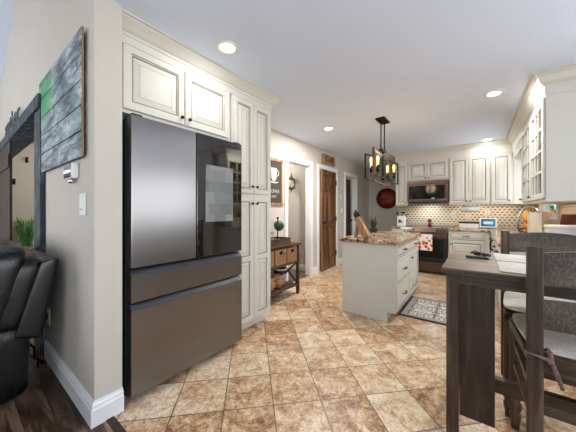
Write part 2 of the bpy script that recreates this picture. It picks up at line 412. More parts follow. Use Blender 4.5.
# partition between living room and kitchen, with a framed opening on its left part
mb = MB(); mb.box(-3.13, -1.72, 0.49, 0.63, 0, CZ).box(-3.13, -1.72, 0.49, 0.63, CZ, 4.45).box(-6.6, -3.13, 0.49, 0.63, 2.085, 4.45).box(-6.6, -6.35, 0.49, 0.63, 0, 2.085)
struct(mb, 'wall_partition', M['wall'])
struct(MB().box(-2.6, LW, 0.63, 3.34, 0, CZ).box(-2.6, LW, 3.34, 4.05, 2.04, CZ).box(-2.6, LW, 4.05, 4.37, 0, CZ).box(-2.6, LW, 4.37, 5.10, 2.04, CZ)
       .box(-2.6, LW, 5.10, 5.63, 0, CZ).box(-2.6, LW, 5.63, 6.28, 2.04, CZ).box(-2.6, LW, 6.28, 7.4, 0, CZ), 'wall_left', M['wall'])
struct(MB().box(-2.6, -1.3, 7.27, 7.4, 0, CZ).box(-1.42, -1.3, 6.25, 7.27, 0, CZ), 'wall_nook', M['wall_far'])
struct(MB().box(-1.42, 0.95, 6.15, 6.27, 0, CZ), 'wall_back', M['wall'])
WY0, WY1, WZ0, WZ1 = 4.68, 5.72, 1.16, 2.08
struct(MB().box(0.83, 0.95, 3.15, WY0, 0, CZ).box(0.83, 0.95, WY1, 6.15, 0, CZ).box(0.83, 0.95, WY0, WY1, 0, WZ0).box(0.83, 0.95, WY0, WY1, WZ1, CZ), 'wall_right', M['wall'])
struct(MB().box(0.95, 1.45, 3.15, 3.27, 0, CZ).box(2.95, 3.3, 3.15, 3.27, 0, CZ).box(1.45, 2.95, 3.15, 3.27, 0, .9).box(1.45, 2.95, 3.15, 3.27, 2.1, CZ), 'wall_dining', M['wall'])
# east wall with a window
struct(MB().box(3.2, 3.3, -3.3, -2.3, 0, CZ).box(3.2, 3.3, 1.5, 3.15, 0, CZ).box(3.2, 3.3, -2.3, 1.5, 0, 0.45).box(3.2, 3.3, -2.3, 1.5, 2.35, CZ), 'wall_east', M['wall'])
struct(MB().box(-6.6, -5.8, -3.3, -3.2, 0, 4.45).box(-3.4, -2.7, -3.3, -3.2, 0, 4.45).box(2.1, 3.2, -3.3, -3.2, 0, CZ).box(-2.7, -1.2, -3.3, -3.2, 0.45, 2.42)
       .box(-5.8, -3.4, -3.3, -3.2, 0, 0.45).box(-2.7, 2.1, -3.3, -3.2, 0, 0.45).box(-5.8, -3.4, -3.3, -3.2, 2.55, 4.45).box(-2.7, -1.72, -3.3, -3.2, 2.42, 4.45).box(-1.72, -1.2, -3.3, -3.2, 2.42, CZ).box(-1.2, 2.1, -3.3, -3.2, 2.1, CZ), 'wall_south', M['wall'])
struct(MB().box(-6.7, -6.6, -3.3, 4.0, 0, 4.45), 'wall_west', M['wall'])
# small rooms beyond the openings
struct(MB().box(-6.6, -3.6, 2.6, 2.7, 0, CZ).box(-6.6, -2.6, 0.63, 2.7, CZ, CZ+0.05), 'wall_beyond', M['wall'])
struct(MB().box(-4.6, -2.6, 4.28, 4.34, 0, CZ).box(-4.6, -2.6, 3.0, 3.06, 0, CZ).box(-4.7, -4.6, 3.0, 7.4, 0, CZ).box(-4.6, -2.6, 3.0, 7.4, CZ, CZ+0.05).box(-4.6, -2.6, 7.3, 7.4, 0, CZ), 'wall_hall', M['wall'])

def window(n, N, pos, a0, a1, z0, z1, depth, nv=2):
    f = face(N, pos); t = struct(MB().box(*sorted_box(f, a0, a0+.05, z0, z1, -.06, -.01)).box(*sorted_box(f, a1-.05, a1, z0, z1, -.06, -.01))
        .box(*sorted_box(f, a0+.05, a1-.05, z0, z0+.05, -.06, -.01)).box(*sorted_box(f, a0+.05, a1-.05, z1-.05, z1, -.06, -.01)), 'window_%d' % n, M['trim'])
    mb = MB()
    for i in range(1, nv): c = a0+(a1-a0)*i/nv; mb.box(*sorted_box(f, c-.02, c+.02, z0+.05, z1-.05, -.055, -.02))
    mb.build('window_mullion', M['trim'], t)
    g = MB(); g.box(*sorted_box(f, a0+.05, a1-.05, z0+.05, z1-.05, -.042, -.037)); g.build('pane', M['glass'], t)
    c = MB()
    for e in ((a0-.07, a0, z0-.07, z1+.07), (a1, a1+.07, z0-.07, z1+.07), (a0, a1, z1, z1+.07), (a0, a1, z0-.07, z0)): c.box(*sorted_box(f, *e, 0.0, .018))
    c.build('window_casing', M['trim'], t)
    s = MB().box(*sorted_box(f, a0-.02, a1+.02, z0-.012, z0+.008, -.02, .05)); s.build('sill', M['trim'], t)
    return t
window(1, '-x', 0.83, WY0, WY1, WZ0, WZ1, .12, 2)
window(2, '-x', 3.2, -2.3, 1.5, 0.45, 2.35, .1, 4)
window(3, '+y', -3.2, -1.2, 2.1, 0.45, 2.1, .1, 4)
window(4, '+y', -3.2, -5.8, -3.4, 0.45, 2.55, .1, 3)

window(5, '-y', 3.15, 1.45, 2.95, .9, 2.1, .1, 2)
# baseboards with a moulded top
def baseboard(name, pts, h=0.125, t=0.016):
    prof = [(0, 0), (t, 0), (t, h*0.68), (t*0.75, h*0.76), (t*0.75, h*0.84), (t*0.35, h*0.93), (t*0.3, h), (0, h)]
    return sweep(name, pts, prof, M['trim'])
def sweep(name, pts, prof, mat, smooth=False):
    """pts: plan path (x, y); profile (out, z); 'out' is to the right of travel, mitred corners"""
    b = MB(); n = len(pts); V = [Vector(p) for p in pts]; rs = []
    for i, p in enumerate(V):
        d0 = (V[i]-V[i-1]).normalized() if i > 0 else (V[1]-V[0]).normalized()
        d1 = (V[i+1]-V[i]).normalized() if i < n-1 else d0
        n0 = Vector((d0.y, -d0.x)); n1 = Vector((d1.y, -d1.x)); m = (n0+n1); m = m/(m.dot(n0))
        rs.append([b.bm.verts.new((p.x+m.x*o, p.y+m.y*o, z)) for o, z in prof])
    k = len(prof)
    for a, q in zip(rs, rs[1:]):
        for i in range(k): b.bm.faces.new((a[i], a[(i+1) % k], q[(i+1) % k], q[i]))
    b.bm.faces.new(rs[0][::-1]); b.bm.faces.new(rs[-1])
    return b
struct(baseboard('b', [(-2.90, .49), (-1.72, .49), (-1.72, .632)], 0.135, 0.02), 'baseboard_partition', M['trim'])
struct(baseboard('b', [(LW, 2.14), (LW, 3.255)]), 'baseboard_left', M['trim'])
struct(baseboard('b', [(LW, 4.135), (LW, 4.285)]), 'baseboard_left', M['trim'])
struct(baseboard('b', [(LW, 5.185), (LW, 5.545)]), 'baseboard_left', M['trim'])
struct(baseboard('b', [(LW, 6.365), (LW, 7.27), (-1.42, 7.27)]), 'baseboard_left', M['trim'])
struct(baseboard('b', [(-4.6, 4.28), (-2.6, 4.28)]), 'baseboard_hall', M['trim'])

# cased openings on the left wall
def casing(n, a0, a1, z1=2.04, wd=0.082):
    f = face('+x', LW); mb = MB()
    for e in ((a0-wd, a0, 0, z1), (a1, a1+wd, 0, z1), (a0-wd, a1+wd, z1, z1+wd)):
        mb.box(*sorted_box(f, *e, 0.0, .016), bev=.003)
        mb.box(*sorted_box(f, e[0]+.012, e[1]-.012, e[2] if e[2] < 1 else e[2]+.012, e[3] if e[2] < 1 else e[3]-.012, .014, .021))
    mb.box(-2.6, LW, a0-.001, a0+.012, 0, z1).box(-2.6, LW, a1-.012, a1+.001, 0, z1).box(-2.6, LW, a0+.012, a1-.012, z1-.012, z1)
    return struct(mb, 'trim_%d' % n, M['trim'])
casing(2, 3.34, 4.05); casing(3, 4.37, 5.10); casing(4, 5.63, 6.28)

# six-panel wooden door, slightly ajar; hinge on the far side
def six_panel(name, mat, Wd, Hd, T=0.035):
    mb = MB(); b = mb.bm; f = face('-y', 0)   # local: x along width (0..W), z up, front is -y
    st, ra = 0.10, 0.10; cols = [(st, Wd/2-0.035), (Wd/2+0.035, Wd-st)]
    rows = [(0.22, 0.86), (0.96, 1.60), (1.70, Hd-0.11)]
    mb.box(0, Wd, 0.0115, T-.0115, 0, Hd)
    for y0, y1 in ((0, .012), (T-.012, T)):
        mb.box(0, st, y0, y1, 0, Hd).box(Wd-st, Wd, y0, y1, 0, Hd).box(cols[0][1], cols[1][0], y0, y1, .02, Hd-.02)
        zs = [0, rows[0][0], rows[0][1], rows[1][0], rows[1][1], rows[2][0], rows[2][1], Hd]
        for i in range(0, 8, 2): mb.box(st, Wd-st, y0, y1, zs[i], zs[i+1])
    for a0, a1 in cols:
        for z0, z1 in rows:
            rings(b, f, a0+.006, a1-.006, z0+.006, z1-.006, [(0, -.0095, 1), (.012, -.011, 1), (.04, -.002, 0), (.044, -.002, 0)], base=False)
    return mb
dl = bpy.data.objects.new('door_1', None); COL.objects.link(dl)
HX, HY = LW+0.02, 5.085
ang = math.radians(-86.5)
dl.location = (HX, HY, 0.012); dl.rotation_euler = (0, 0, ang); dl['kind'] = 'structure'
WM['door_1'] = Matrix.Translation(dl.location) @ Matrix.Rotation(ang, 4, 'Z')
# local +x runs from the hinge toward the near edge; the front (-y local) must look to +x world
lf = six_panel('door', M['woodd'], 0.70, 2.02)
lf.bm.transform(Matrix.Scale(-1, 4, (0, 1, 0)))
lf.build('door_leaf', [M['woodd'], M['wooddk']], dl, local=True)
h = MB()
for z in (0.28, 1.02, 1.80): h.box(-.012, .03, .0, .004, z-.05, z+.05).cyl((-.005, .006, z-.05), (-.005, .006, z+.05), .007)
h.build('hinge', M['black'], dl, local=True)
h = MB(); h.cyl((.64, 0, .95), (.64, .012, .95), .026, .026, 16).cyl((.64, .01, .95), (.64, .045, .95), .009, .009, 10).tube([(.64, .045, .95), (.60, .05, .952), (.54, .046, .95)], .008)
h.build('door_handle', M['black'], dl, local=True)

# dark door standing open inside the third opening
d2 = bpy.data.objects.new('door_2', None); COL.objects.link(d2); d2.location = (-2.605, 5.645, 0.012); d2.rotation_euler = (0, 0, math.radians(93)); d2['kind'] = 'structure'
WM['door_2'] = Matrix.Translation(d2.location) @ Matrix.Rotation(math.radians(93), 4, 'Z')
six_panel('door', M['wooddk'], 0.62, 2.0).build('door_leaf', M['wooddk'], d2, local=True)
MB().sph((.56, -.045, .95), .025).cyl((.56, 0, .95), (.56, -.04, .95), .009).build('door_knob', M['black'], d2, local=True)

# distressed blue-grey beam frame round the living-room opening
def distressed():
    t = NT('distressed_blue_beam'); v = t.map(scale=(1, 1, 0.25)); n = t.noise(14, v, 7, 0.7, 1.2)
    c = t.ramp(n, [(0.36, '#0b0f13'), (0.48, '#1c2730'), (0.57, '#36505f'), (0.68, '#7b97a4')]); t.bump(n, 0.5, 0.006); return t.fin(c, 0.6)
M['beam'] = distressed()
struct(MB().box(-6.1, -2.90, .440, .489, 2.06, 2.175, bev=.004).box(-6.1, -3.14, .49, .63, 2.055, 2.085, bev=.003), 'trim_5', M['beam'])
struct(MB().box(-3.14, -2.90, .455, .489, 0, 2.059, bev=.004), 'trim_6', M['beam'])
bd = MB(); bd.box(-5.75, -4.25, .428, .439, .02, 2.0)
for i in range(9): x = -5.75+i*.1667; bd.box(x, x+.155, .418, .429, .02, 2.0, bev=.003)
bd.box(-5.75, -4.25, .406, .42, .3, .45).box(-5.75, -4.25, .406, .42, 1.7, 1.85)
struct(bd, 'door_3', M['wooddk'])

# =====================================================================  LEFT RUN: cabinet over fridge, pantry, crown
XF = -1.84
CG = [M['cab'], M['glaze']]
t = thing('wall_cabinet', 'cream two-door wall cabinet above the steel refrigerator', 'cabinet', (-2.17, 1.09, 1.84))
MB().box(LW+.002, XF, .645, 1.565, 1.84, 2.30, bev=.002).box(XF-.01, XF+.004, .645, 1.565, 1.84, 1.862, bev=.001).build('cabinet_body', M['cab'], t)
cab_door(t, '+x', XF, .672, 1.098, 1.866, 2.285, knob=(1.070, 1.915))
cab_door(t, '+x', XF, 1.106, 1.535, 1.866, 2.285, knob=(1.135, 1.915))
t = thing('pantry_cabinet', 'tall cream pantry cabinet with four doors beside the refrigerator', 'cabinet', (-2.17, 1.85, 0))
PE = 2.145
MB().box(LW+.002, XF, 1.586, PE, .09, 2.30, bev=.002).build('cabinet_body', M['cab'], t)
MB().box(LW+.05, XF-.06, 1.592, PE-.005, .0, .09).build('toe_kick', M['cab'], t)
ms = 1.862
for (a0, a1, kn) in ((1.60, ms-.003, ms-.032), (ms+.003, PE-.03, ms+.034)):
    cab_door(t, '+x', XF, a0, a1, 1.375, 2.285, knob=(kn, 1.445), fr=.05)
    cab_door(t, '+x', XF, a0, a1, .105, 1.345, knob=(kn, 1.275), fr=.05, fields=2)
def crown_prof(zb, out=.1):
    return [(0, zb), (.012, zb), (.014, zb+.02), (.022, zb+.024), (.03, zb+.03), (.045, zb+.045), (.062, CZ-.035), (.082, CZ-.018), (.084, CZ-.012), (out, CZ-.010), (out, CZ), (0, CZ)]
struct(sweep('c', [(XF, .632), (XF, PE), (LW, PE)], [(-.02, 2.295), (.006, 2.295), (.006, 2.35), (.0, 2.35), (-.02, 2.35)] , None), 'trim_7', M['cab'])
struct(sweep('c', [(XF, .632), (XF, PE), (LW, PE)], crown_prof(2.345), None), 'trim_8', M['cab'])

# =====================================================================  REFRIGERATOR
t = thing('refrigerator', 'dark stainless four-door refrigerator with black glass upper right door', 'refrigerator', (-2.1, 1.12, 0))
FX = -1.700; BX = -1.775
MB().box(-2.46, BX, .665, 1.568, .03, 1.785, bev=.004).build('body', M['rubber'], t)
fy0, fym, fy1 = .672, 1.124, 1.582
MB().box(BX+.006, FX, fy0, fym-.003, .845, 1.797, bev=.006, seg=3).build('door', M['steel'], t, label='stainless steel left door')
rd = MB().box(BX+.006, FX, fym+.003, fy1, .845, 1.797, bev=.004, seg=2).build('door', M['glossdoor'], t, label='black mirror glass right door')
MB().box(FX+.0005, FX+.004, 1.203, 1.478, 1.115, 1.565, bev=.001).build('display_screen', M['display'], rd)
def fr_drawer(z0, z1, lip):
    mb = MB(); p = [(BX+.006, fy0, z0), (FX, fy0, z0), (FX, fy0, z1-lip), (FX-.012, fy0, z1-lip+.006), (FX-.04, fy0, z1), (BX+.006, fy0, z1)]
    mb.prism(p, (0, fy1-fy0, 0)); return mb
d = fr_drawer(.632, .833, .035).build('drawer', M['steel'], t)
MB().prism([(FX+.0008, fy0+.002, .795), (FX-.0115, fy0+.002, .805), (FX-.039, fy0+.002, .8345), (FX-.03, fy0+.002, .8345)], (0, fy1-fy0-.004, 0)).build('finger_grip', M['steelh'], d)
d = fr_drawer(.045, .618, .035).build('drawer', M['steel'], t)
MB().prism([(FX+.0008, fy0+.002, .580), (FX-.0115, fy0+.002, .590), (FX-.039, fy0+.002, .6195), (FX-.03, fy0+.002, .6195)], (0, fy1-fy0-.004, 0)).build('finger_grip', M['steelh'], d)
for x in (-2.38, -1.82):
    for y in (.72, 1.52): MB().cyl((x, y, 0), (x, y, .035), .025, .02).build('foot', M['blackp'], t)
for y in (.68, 1.508): MB().box(BX-.05, FX-.006, y, y+.06, 1.785, 1.808, bev=.004).build('hinge_cover', M['blackp'], t)

# =====================================================================  BACK WALL CABINETS
YB = 5.82; ZB = 1.335; ZT = 2.215
def wall_cab(label, a0, a1, z0, z1, doors, group=None, extra=None):
    t = thing('wall_cabinet', label, 'cabinet', ((a0+a1)/2, 5.98, z0))
    b = MB().box(a0, a1, YB, 6.148, z0, z1, bev=.002)
    b.box(a0, a1, YB-.004, YB+.02, z0-.018, z0, bev=.002)
    b.build('cabinet_body', M['cab'], t)
    for (p, q, kn) in doors: cab_door(t, '-y', YB, p, q, z0+.012, z1-.012, knob=kn, fr=.05)
    return t
wall_cab('narrow cream wall cabinet left of the microwave', -1.415, -1.175, ZB, ZT, [(-1.40, -1.19, (-1.21, ZB+.05))])
wall_cab('short cream two-door wall cabinet above the microwave', -1.172, -.44, 1.835, ZT, [(-1.16, -.812, (-.84, 1.875)), (-.806, -.455, (-.78, 1.875))])
wall_cab('cream two-door wall cabinet right of the microwave', -.436, .19, ZB, ZT, [(-.42, -.128, (-.155, ZB+.05)), (-.122, .175, (-.095, ZB+.05))])
wall_cab('cream single-door wall cabinet nearest the corner of the back wall', .194, .505, ZB, ZT, [(.21, .475, (.445, ZB+.05))])
wall_cab('plain cream filler cabinet in the corner beside the sink window', .508, .829, ZB, ZT, [])
# right glass-fronted cabinet
XR = .50; RY0 = 3.235; RY1 = 4.62; RZ0 = 1.305; RZT = 2.245
t = thing('display_cabinet', 'cream glass-front wall cabinet with mullioned doors at the right edge', 'cabinet', (.66, 3.9, RZ0))
mb = MB(); mb.box(XR, .829, RY0, RY0+.018, RZ0, RZT).box(XR, .829, RY1-.018, RY1, RZ0, RZT).box(.81, .829, RY0+.018, RY1-.018, RZ0, RZT)
mb.box(XR, .81, RY0+.018, RY1-.018, RZ0, RZ0+.02).box(XR, .81, RY0+.018, RY1-.018, RZT-.02, RZT).box(XR, .81, 3.93, 3.95, RZ0+.02, RZT-.02)
mb.box(XR-.006, .829, RY0-.004, RY1+.004, RZ0-.02, RZ0, bev=.002)
mb.build('cabinet_body', M['cab'], t)
mb = MB()
for z in (1.62, 1.93): mb.box(XR+.01, .81, RY0+.018, 3.93, z, z+.015).box(XR+.01, .81, 3.95, RY1-.018, z, z+.015)
mb.build('shelf', M['cab'], t)
for (a0, a1, kn) in ((RY0+.012, 3.925, 3.885), (3.945, RY1-.012, 4.56)):
    f = face('-x', XR); mb = MB(); fr = .055; z0 = RZ0+.01; z1 = RZT-.01
    for e in ((a0, a0+fr, z0, z1), (a1-fr, a1, z0, z1), (a0+fr, a1-fr, z0, z0+fr), (a0+fr, a1-fr, z1-fr, z1)):
        mb.box(*sorted_box(f, *e, 0.001, DT), bev=.003)
    for i in (1, 2): c = a0+fr+(a1-a0-2*fr)*i/3; mb.box(*sorted_box(f, c-.009, c+.009, z0+fr, z1-fr, .006, .018))
    for i in (1, 2, 3): c = z0+fr+(z1-z0-2*fr)*i/4; mb.box(*sorted_box(f, a0+fr, a1-fr, c-.009, c+.009, .006, .017))
    for e in ((a0+fr-.004, a0+fr, z0+fr, z1-fr), (a1-fr, a1-fr+.004, z0+fr, z1-fr)): mb.box(*sorted_box(f, *e, DT-.002, DT+.0008), mat=1)
    d = mb.build('door', CG, t)
    MB().box(*sorted_box(f, a0+fr-.005, a1-fr+.005, z0+fr-.005, z1-fr+.005, .002, .005)).build('pane', M['glass'], d)
    knob_on('-x', XR, kn, RZ0+.05, d)
# dishes inside, a few
for i, (y, z, n_) in enumerate(((3.45, 1.636, 'stack'), (3.72, 1.636, 'bowl'), (4.15, 1.636, 'stack'), (4.42, 1.946, 'bowl'), (3.5, 1.946, 'bowl'))):
    pl = MB()
    if n_ == 'stack':
        for k in range(5): pl.lathe([(.05, k*.012), (.10, k*.012+.012), (.102, k*.012+.014), (.05, k*.012+.006)], (.66, y, z), 20)
        pl.build('plate_stack', M['white'], label=('stack of white plates on the near side of the glass cabinet', '', 'stack of white plates on the far side of the glass cabinet')[i], cat='plates')
    else:
        pl.lathe([(.04, 0), (.075, .03), (.09, .07), (.085, .07), (.07, .032), (.0, .01)], (.66, y, z), 20)
        pl.build('bowl', M['white'], label={1: 'white bowl beside plates on middle shelf of glass cabinet', 3: 'white bowl on top shelf at far side of glass cabinet', 4: 'white bowl on top shelf at near side of glass cabinet'}[i], cat='bowl')
# friezes and crowns
def fr_prof(a, b): return [(-.02, a), (.006, a), (.006, b), (-.02, b)]
BP = [(-1.42, YB), (.515, YB)]
struct(sweep('c', [(-1.415, 6.148), (-1.415, YB), (.498, YB), (.498, RY1+.0)], fr_prof(ZT, 2.36), None), 'trim_9', M['cab'])
struct(sweep('c', [(-1.415, 6.148), (-1.415, YB), (.498, YB), (.498, RY1+.0)], crown_prof(2.35), None), 'trim_10', M['cab'])
struct(sweep('c', [(.829, RY1), (XR, RY1), (XR, RY0), (.829, RY0)], fr_prof(RZT, 2.33), None), 'trim_11', M['cab'])
struct(sweep('c', [(.829, RY1), (XR, RY1), (XR, RY0), (.829, RY0)], crown_prof(2.315, .105), None), 'trim_12', M['cab'])
struct(MB().box(.5, .52, RY1+.002, YB-.002, 2.12, CZ-.02), 'trim_13', M['cab'])

# microwave
t = thing('microwave', 'warm stainless over-range microwave with black glass door', 'microwave', (-.806, 5.93, 1.38))
MX0, MX1 = -1.168, -.444; MY = 5.745
MB().box(MX0, MX1, MY+.03, 6.145, 1.385, 1.814, bev=.004).build('body', M['steelw'], t)
MB().box(MX0+.012, MX1-.012, MY+.04, 6.1, 1.352, 1.387).build('vent_base', M['blackp'], t)
d = MB().box(MX0, MX1, MY, MY+.03, 1.40, 1.745, bev=.005).build('door', M['steelw'], t)
MB().box(MX0+.03, MX1-.055, MY-.003, MY+.002, 1.44, 1.715, bev=.001).build('door_glass', M['glassb'], d)
MB().box(MX0, MX1, MY+.004, MY+.03, 1.75, 1.812, bev=.004).build('vent_grille', M['steelw'], t)
MB().tube([(MX1-.03, MY, 1.46), (MX1-.03, MY-.03, 1.48), (MX1-.03, MY-.03, 1.68), (MX1-.03, MY, 1.70)], .008).build('handle', M['steelw'], d)
text_obj('11:43', .022, .001, frame_mtx((-.70, MY-.0038, 1.455), (1, 0, 0), (0, 0, 1)), 'clock_display', emis('cyan_digits', '#8fe0ff', 2.5), d)

# backsplash
struct(MB().box(-1.415, .828, 6.138, 6.149, .905, 1.40), 'trim_14', M['splash'])
struct(MB().box(.820, .829, 3.2, 4.60, .905, 1.31).box(.820, .829, 4.60, 6.137, .905, 1.08), 'trim_15', M['splash2'])

# =====================================================================  BASE CABINETS, COUNTERS, RANGE
CT = .878; CTB = .842; YF = 5.51
def base_back(label, a0, a1):
    t = thing('base_cabinet', label, 'cabinet', ((a0+a1)/2, 5.8, 0))
    MB().box(a0, a1, YF, 6.135, .09, CTB-.001, bev=.002).build('cabinet_body', M['cab'], t)
    MB().box(a0+.002, a1-.002, YF+.06, 6.1, 0, .09).build('toe_kick', M['cab'], t)
    return t
t = base_back('narrow cream base cabinet left of the range', -1.415, -1.175)
cab_door(t, '-y', YF, -1.405, -1.185, .69, .83, handle=(-1.295, .76), flat=True, name='drawer')
cab_door(t, '-y', YF, -1.405, -1.185, .10, .67, knob=(-1.21, .60), fr=.045)
t = base_back('cream base cabinet with drawer and door right of the range', -.425, .175)
cab_door(t, '-y', YF, -.41, .10, .69, .825, handle=(-.155, .757), flat=True, name='drawer')
cab_door(t, '-y', YF, -.41, .10, .10, .67, knob=(-.385, .60), fr=.05)
# right run
XB = .205
t = thing('base_cabinet', 'cream base cabinet run under the right-hand granite counter', 'cabinet', (.5, 4.6, 0))
MB().box(XB, .818, 3.30, 6.13, .09, CTB-.001, bev=.002).build('cabinet_body', M['cab'], t)
MB().box(XB+.06, .81, 3.31, 6.1, 0, .09).build('toe_kick', M['cab'], t)
for i, (p, q) in enumerate(((3.32, 3.83), (3.84, 4.25), (4.86, 5.45))):
    cab_door(t, '-x', XB, p, q, .69, .83, flat=True, name='drawer', handle=((p+q)/2, .76))
    cab_door(t, '-x', XB, p, q, .10, .67, knob=(p+.04, .61), fr=.05)
dw = thing('dishwasher', 'cream-panelled dishwasher with curved black handle near the corner', 'dishwasher', (XB, 4.55, .1))
MB().box(XB-.022, XB-.001, 4.26, 4.85, .10, .83, bev=.003).build('door', M['cab'], dw)
MB().tube([(XB-.02, 4.45, .80), (XB-.05, 4.45, .80), (XB-.058, 4.46, .74), (XB-.055, 4.46, .68), (XB-.02, 4.46, .66)], .012).build('handle', M['black'], dw)
# counters
def slab(mb, x0, x1, y0, y1): mb.box(x0, x1, y0, y1, CTB, CT, bev=.006, seg=3)
mb = MB(); slab(mb, -1.416, -1.178, YF-.035, 6.137); mb.build('countertop', M['gran'], label='small granite countertop piece left of the range', cat='countertop')
mb = MB(); mb.prism([(-.425, 6.137, CTB), (-.425, YF-.035, CTB), (.13, YF-.035, CTB), (.17, YF-.075, CTB), (.17, 3.27, CTB), (.819, 3.27, CTB), (.819, 6.137, CTB)], (0, 0, CT-CTB), bev=.004)
mb.build('countertop', M['gran'], label='L-shaped speckled granite countertop running round the right corner', cat='countertop')

# range
t = thing('range', 'slide-in electric range with black glass oven door and warm steel trim', 'range', (-.80, 5.8, 0))
RX0, RX1, RYF = -1.172, -.430, 5.47
MB().box(RX0, RX1, RYF+.03, 6.12, .06, .80, bev=.003).box(RX0, RX1, RYF+.06, 6.12, .80, .872).build('body', M['blackp'], t)
MB().box(RX0-.003, RX1+.003, RYF+.07, 6.12, .872, .886, bev=.003).build('cooktop', M['glassb'], t)
MB().prism([(RX0, RYF-.005, .80), (RX0, RYF+.07, .80), (RX0, RYF+.07, .885), (RX0, RYF+.03, .885)], (RX1-RX0, 0, 0), bev=.003).build('control_panel', M['steelw'], t)
MB().prism([(-.93, RYF+.010, .820), (-.93, RYF+.026, .872), (-.93, RYF+.03, .872), (-.93, RYF+.014, .820)], (.26, 0, 0)).build('control_glass', M['glassb'], t)
for x in (-1.12, -1.06, -1.0, -.60, -.54, -.48):
    MB().cyl((x, RYF+.022, .848), (x, RYF-.018, .838), .021, .018, 16).build('knob', M['steelw'], t)
d = MB().box(RX0+.004, RX1-.004, RYF, RYF+.03, .23, .795, bev=.004).build('oven_door', M['blackp'], t)
MB().box(RX0+.07, RX1-.07, RYF-.002, RYF+.001, .32, .66).build('oven_window', M['glassb'], d)
MB().box(RX0+.006, RX1-.006, RYF-.004, RYF, .685, .79, bev=.001).build('door_band', M['steelw'], d)
MB().tube([(RX0+.04, RYF, .735), (RX0+.04, RYF-.045, .735), (RX1-.04, RYF-.045, .735), (RX1-.04, RYF, .735)], .012, 10).build('handle', M['steelw'], d)
d = MB().box(RX0+.004, RX1-.004, RYF, RYF+.03, .055, .222, bev=.004).build('drawer', M['steelw'], t)
MB().box(RX0+.03, RX1-.03, RYF+.05, 6.1, 0, .058).build('plinth', M['blackp'], t)
def floral():
    t = NT('floral_cloth'); v = t.n('ShaderNodeTexVoronoi', i_Vector=t.map(scale=(1, .3, 1)), i_Scale=17.0)
    g = t.xyz(t.co()); n = t.noise(11); msk = t.ma('GREATER_THAN', t.ma('SUBTRACT', 0.66, v.outputs['Distance']), t.ma('ADD', 0.05, t.ma('MULTIPLY', t.ma('ABSOLUTE', t.ma('SUBTRACT', g[2], .13)), 2.2)))
    pc = t.ramp(t.n('ShaderNodeSeparateColor', i_0=v.outputs['Color']).outputs[0], [(0, '#c2281c'), (0.45, '#e0532f'), (0.6, '#e59a2a'), (0.8, '#5a8a3c')], 'CONSTANT')
    return t.fin(t.mix(msk, '#ece8df', pc), 0.9)
tw = MB(); yh = RYF-.045
for k in range(10):
    x0 = -.905+k*.0235; o = .003*math.sin(k*1.3)
    tw.prism([(x0, yh-.016+o, .455), (x0, yh-.010+o, .455), (x0, yh-.0135, .744), (x0, yh-.007, .751), (x0, yh+.007, .751), (x0, yh+.0135, .744), (x0, yh+.016, .50), (x0, yh+.020, .50), (x0, yh+.0185, .745), (x0, yh+.009, .757), (x0, yh-.009, .757), (x0, yh-.0185, .745)], (.0236, 0, 0))
tw.build('dish_towel', floral(), label='white dish towel with red flowers hanging on the oven handle', cat='towel')

# island
IX0, IX1, IY0, IY1 = -1.30, -.705, 2.86, 4.12
IM = [M['isl'], M['glaze2']]
t = thing('kitchen_island', 'pale grey-green kitchen island with drawers facing the rug', 'kitchen island', (-1.0, 3.5, 0))
MB().box(IX0, IX1, IY0, IY1, .10, .838, bev=.002).box(IX0, IX1-.09, IY0, IY1, 0, .10).build('cabinet_body', M['isl'], t)
MB().box(IX0-.004, IX1+.012, IY0-.014, IY0-.001, .10, .838, bev=.003).box(IX0-.004, IX1-.075, IY0-.014, IY0-.001, 0, .10).build('end_panel', M['isl'], t)
for z0, z1 in ((.685, .825), (.40, .672), (.115, .387)):
    cab_door(t, '+x', IX1, IY0+.02, 3.52, z0, z1, mats=IM, handle=((IY0+3.52)/2, (z0+z1)/2), flat=True, name='drawer')
cab_door(t, '+x', IX1, 3.53, 4.10, .685, .825, mats=IM, handle=(3.82, .755), flat=True, name='drawer')
cab_door(t, '+x', IX1, 3.53, 4.10, .115, .672, mats=IM, knob=(3.58, .60), fr=.05)
MB().box(IX0-.035, IX1+.045, IY0-.05, IY1+.04, .839, .878, bev=.008, seg=3).build('countertop', M['gran'], label='speckled brown granite countertop on the kitchen island', cat='countertop')

# =====================================================================  CEILING LIGHTS
def downlight(x, y, label, power=14):
    t = thing('ceiling_light', label, 'ceiling light', (x, y, CZ), group='recessed ceiling lights')
    MB().lathe([(.055, -.001), (.058, -.006), (.082, -.004), (.085, 0.0), (.055, 0.0)], (x, y, CZ), 32).build('trim_ring', M['white'], t)
    MB().lathe([(0.0, -.003), (.055, -.0035), (.055, -.0005), (0, -.0005)], (x, y, CZ), 32).build('diffuser', M['lamp'], t)
    l = bpy.data.lights.new('downlight', 'AREA'); l.shape = 'DISK'; l.size = .11; l.energy = power; l.color = (1, .985, .96)
    o = bpy.data.objects.new('downlight', l); COL.objects.link(o); o.parent = t; o.location = (0, 0, -.012)
downlight(-1.517, 1.267, 'recessed ceiling light above the refrigerator, largest one in view', 3.8)
downlight(-1.789, 3.418, 'recessed ceiling light near the hall doorways, left of the pendant', 30)
downlight(.144, 3.444, 'recessed ceiling light in front of the glass-front cabinet', 18)
downlight(.139, 5.60, 'recessed ceiling light over the corner of the back counter', 2.6)
for x, y in ((.6, .6), (1.9, .6)):  # extra spots out of view, added as fill on the dining side
    l = bpy.data.lights.new('dining_fill', 'SPOT'); l.energy = 5; l.spot_size = math.radians(150); l.spot_blend = .9; l.color = (1, .96, .9); l.shadow_soft_size = .08
    o = bpy.data.objects.new('dining_fill', l); COL.objects.link(o); o.location = (x, y, CZ-.03)
def area2(name, loc, sx, sy, p, c, parent=None):
    return area(name, loc, (0, 0, 0), sx, sy, p, c)
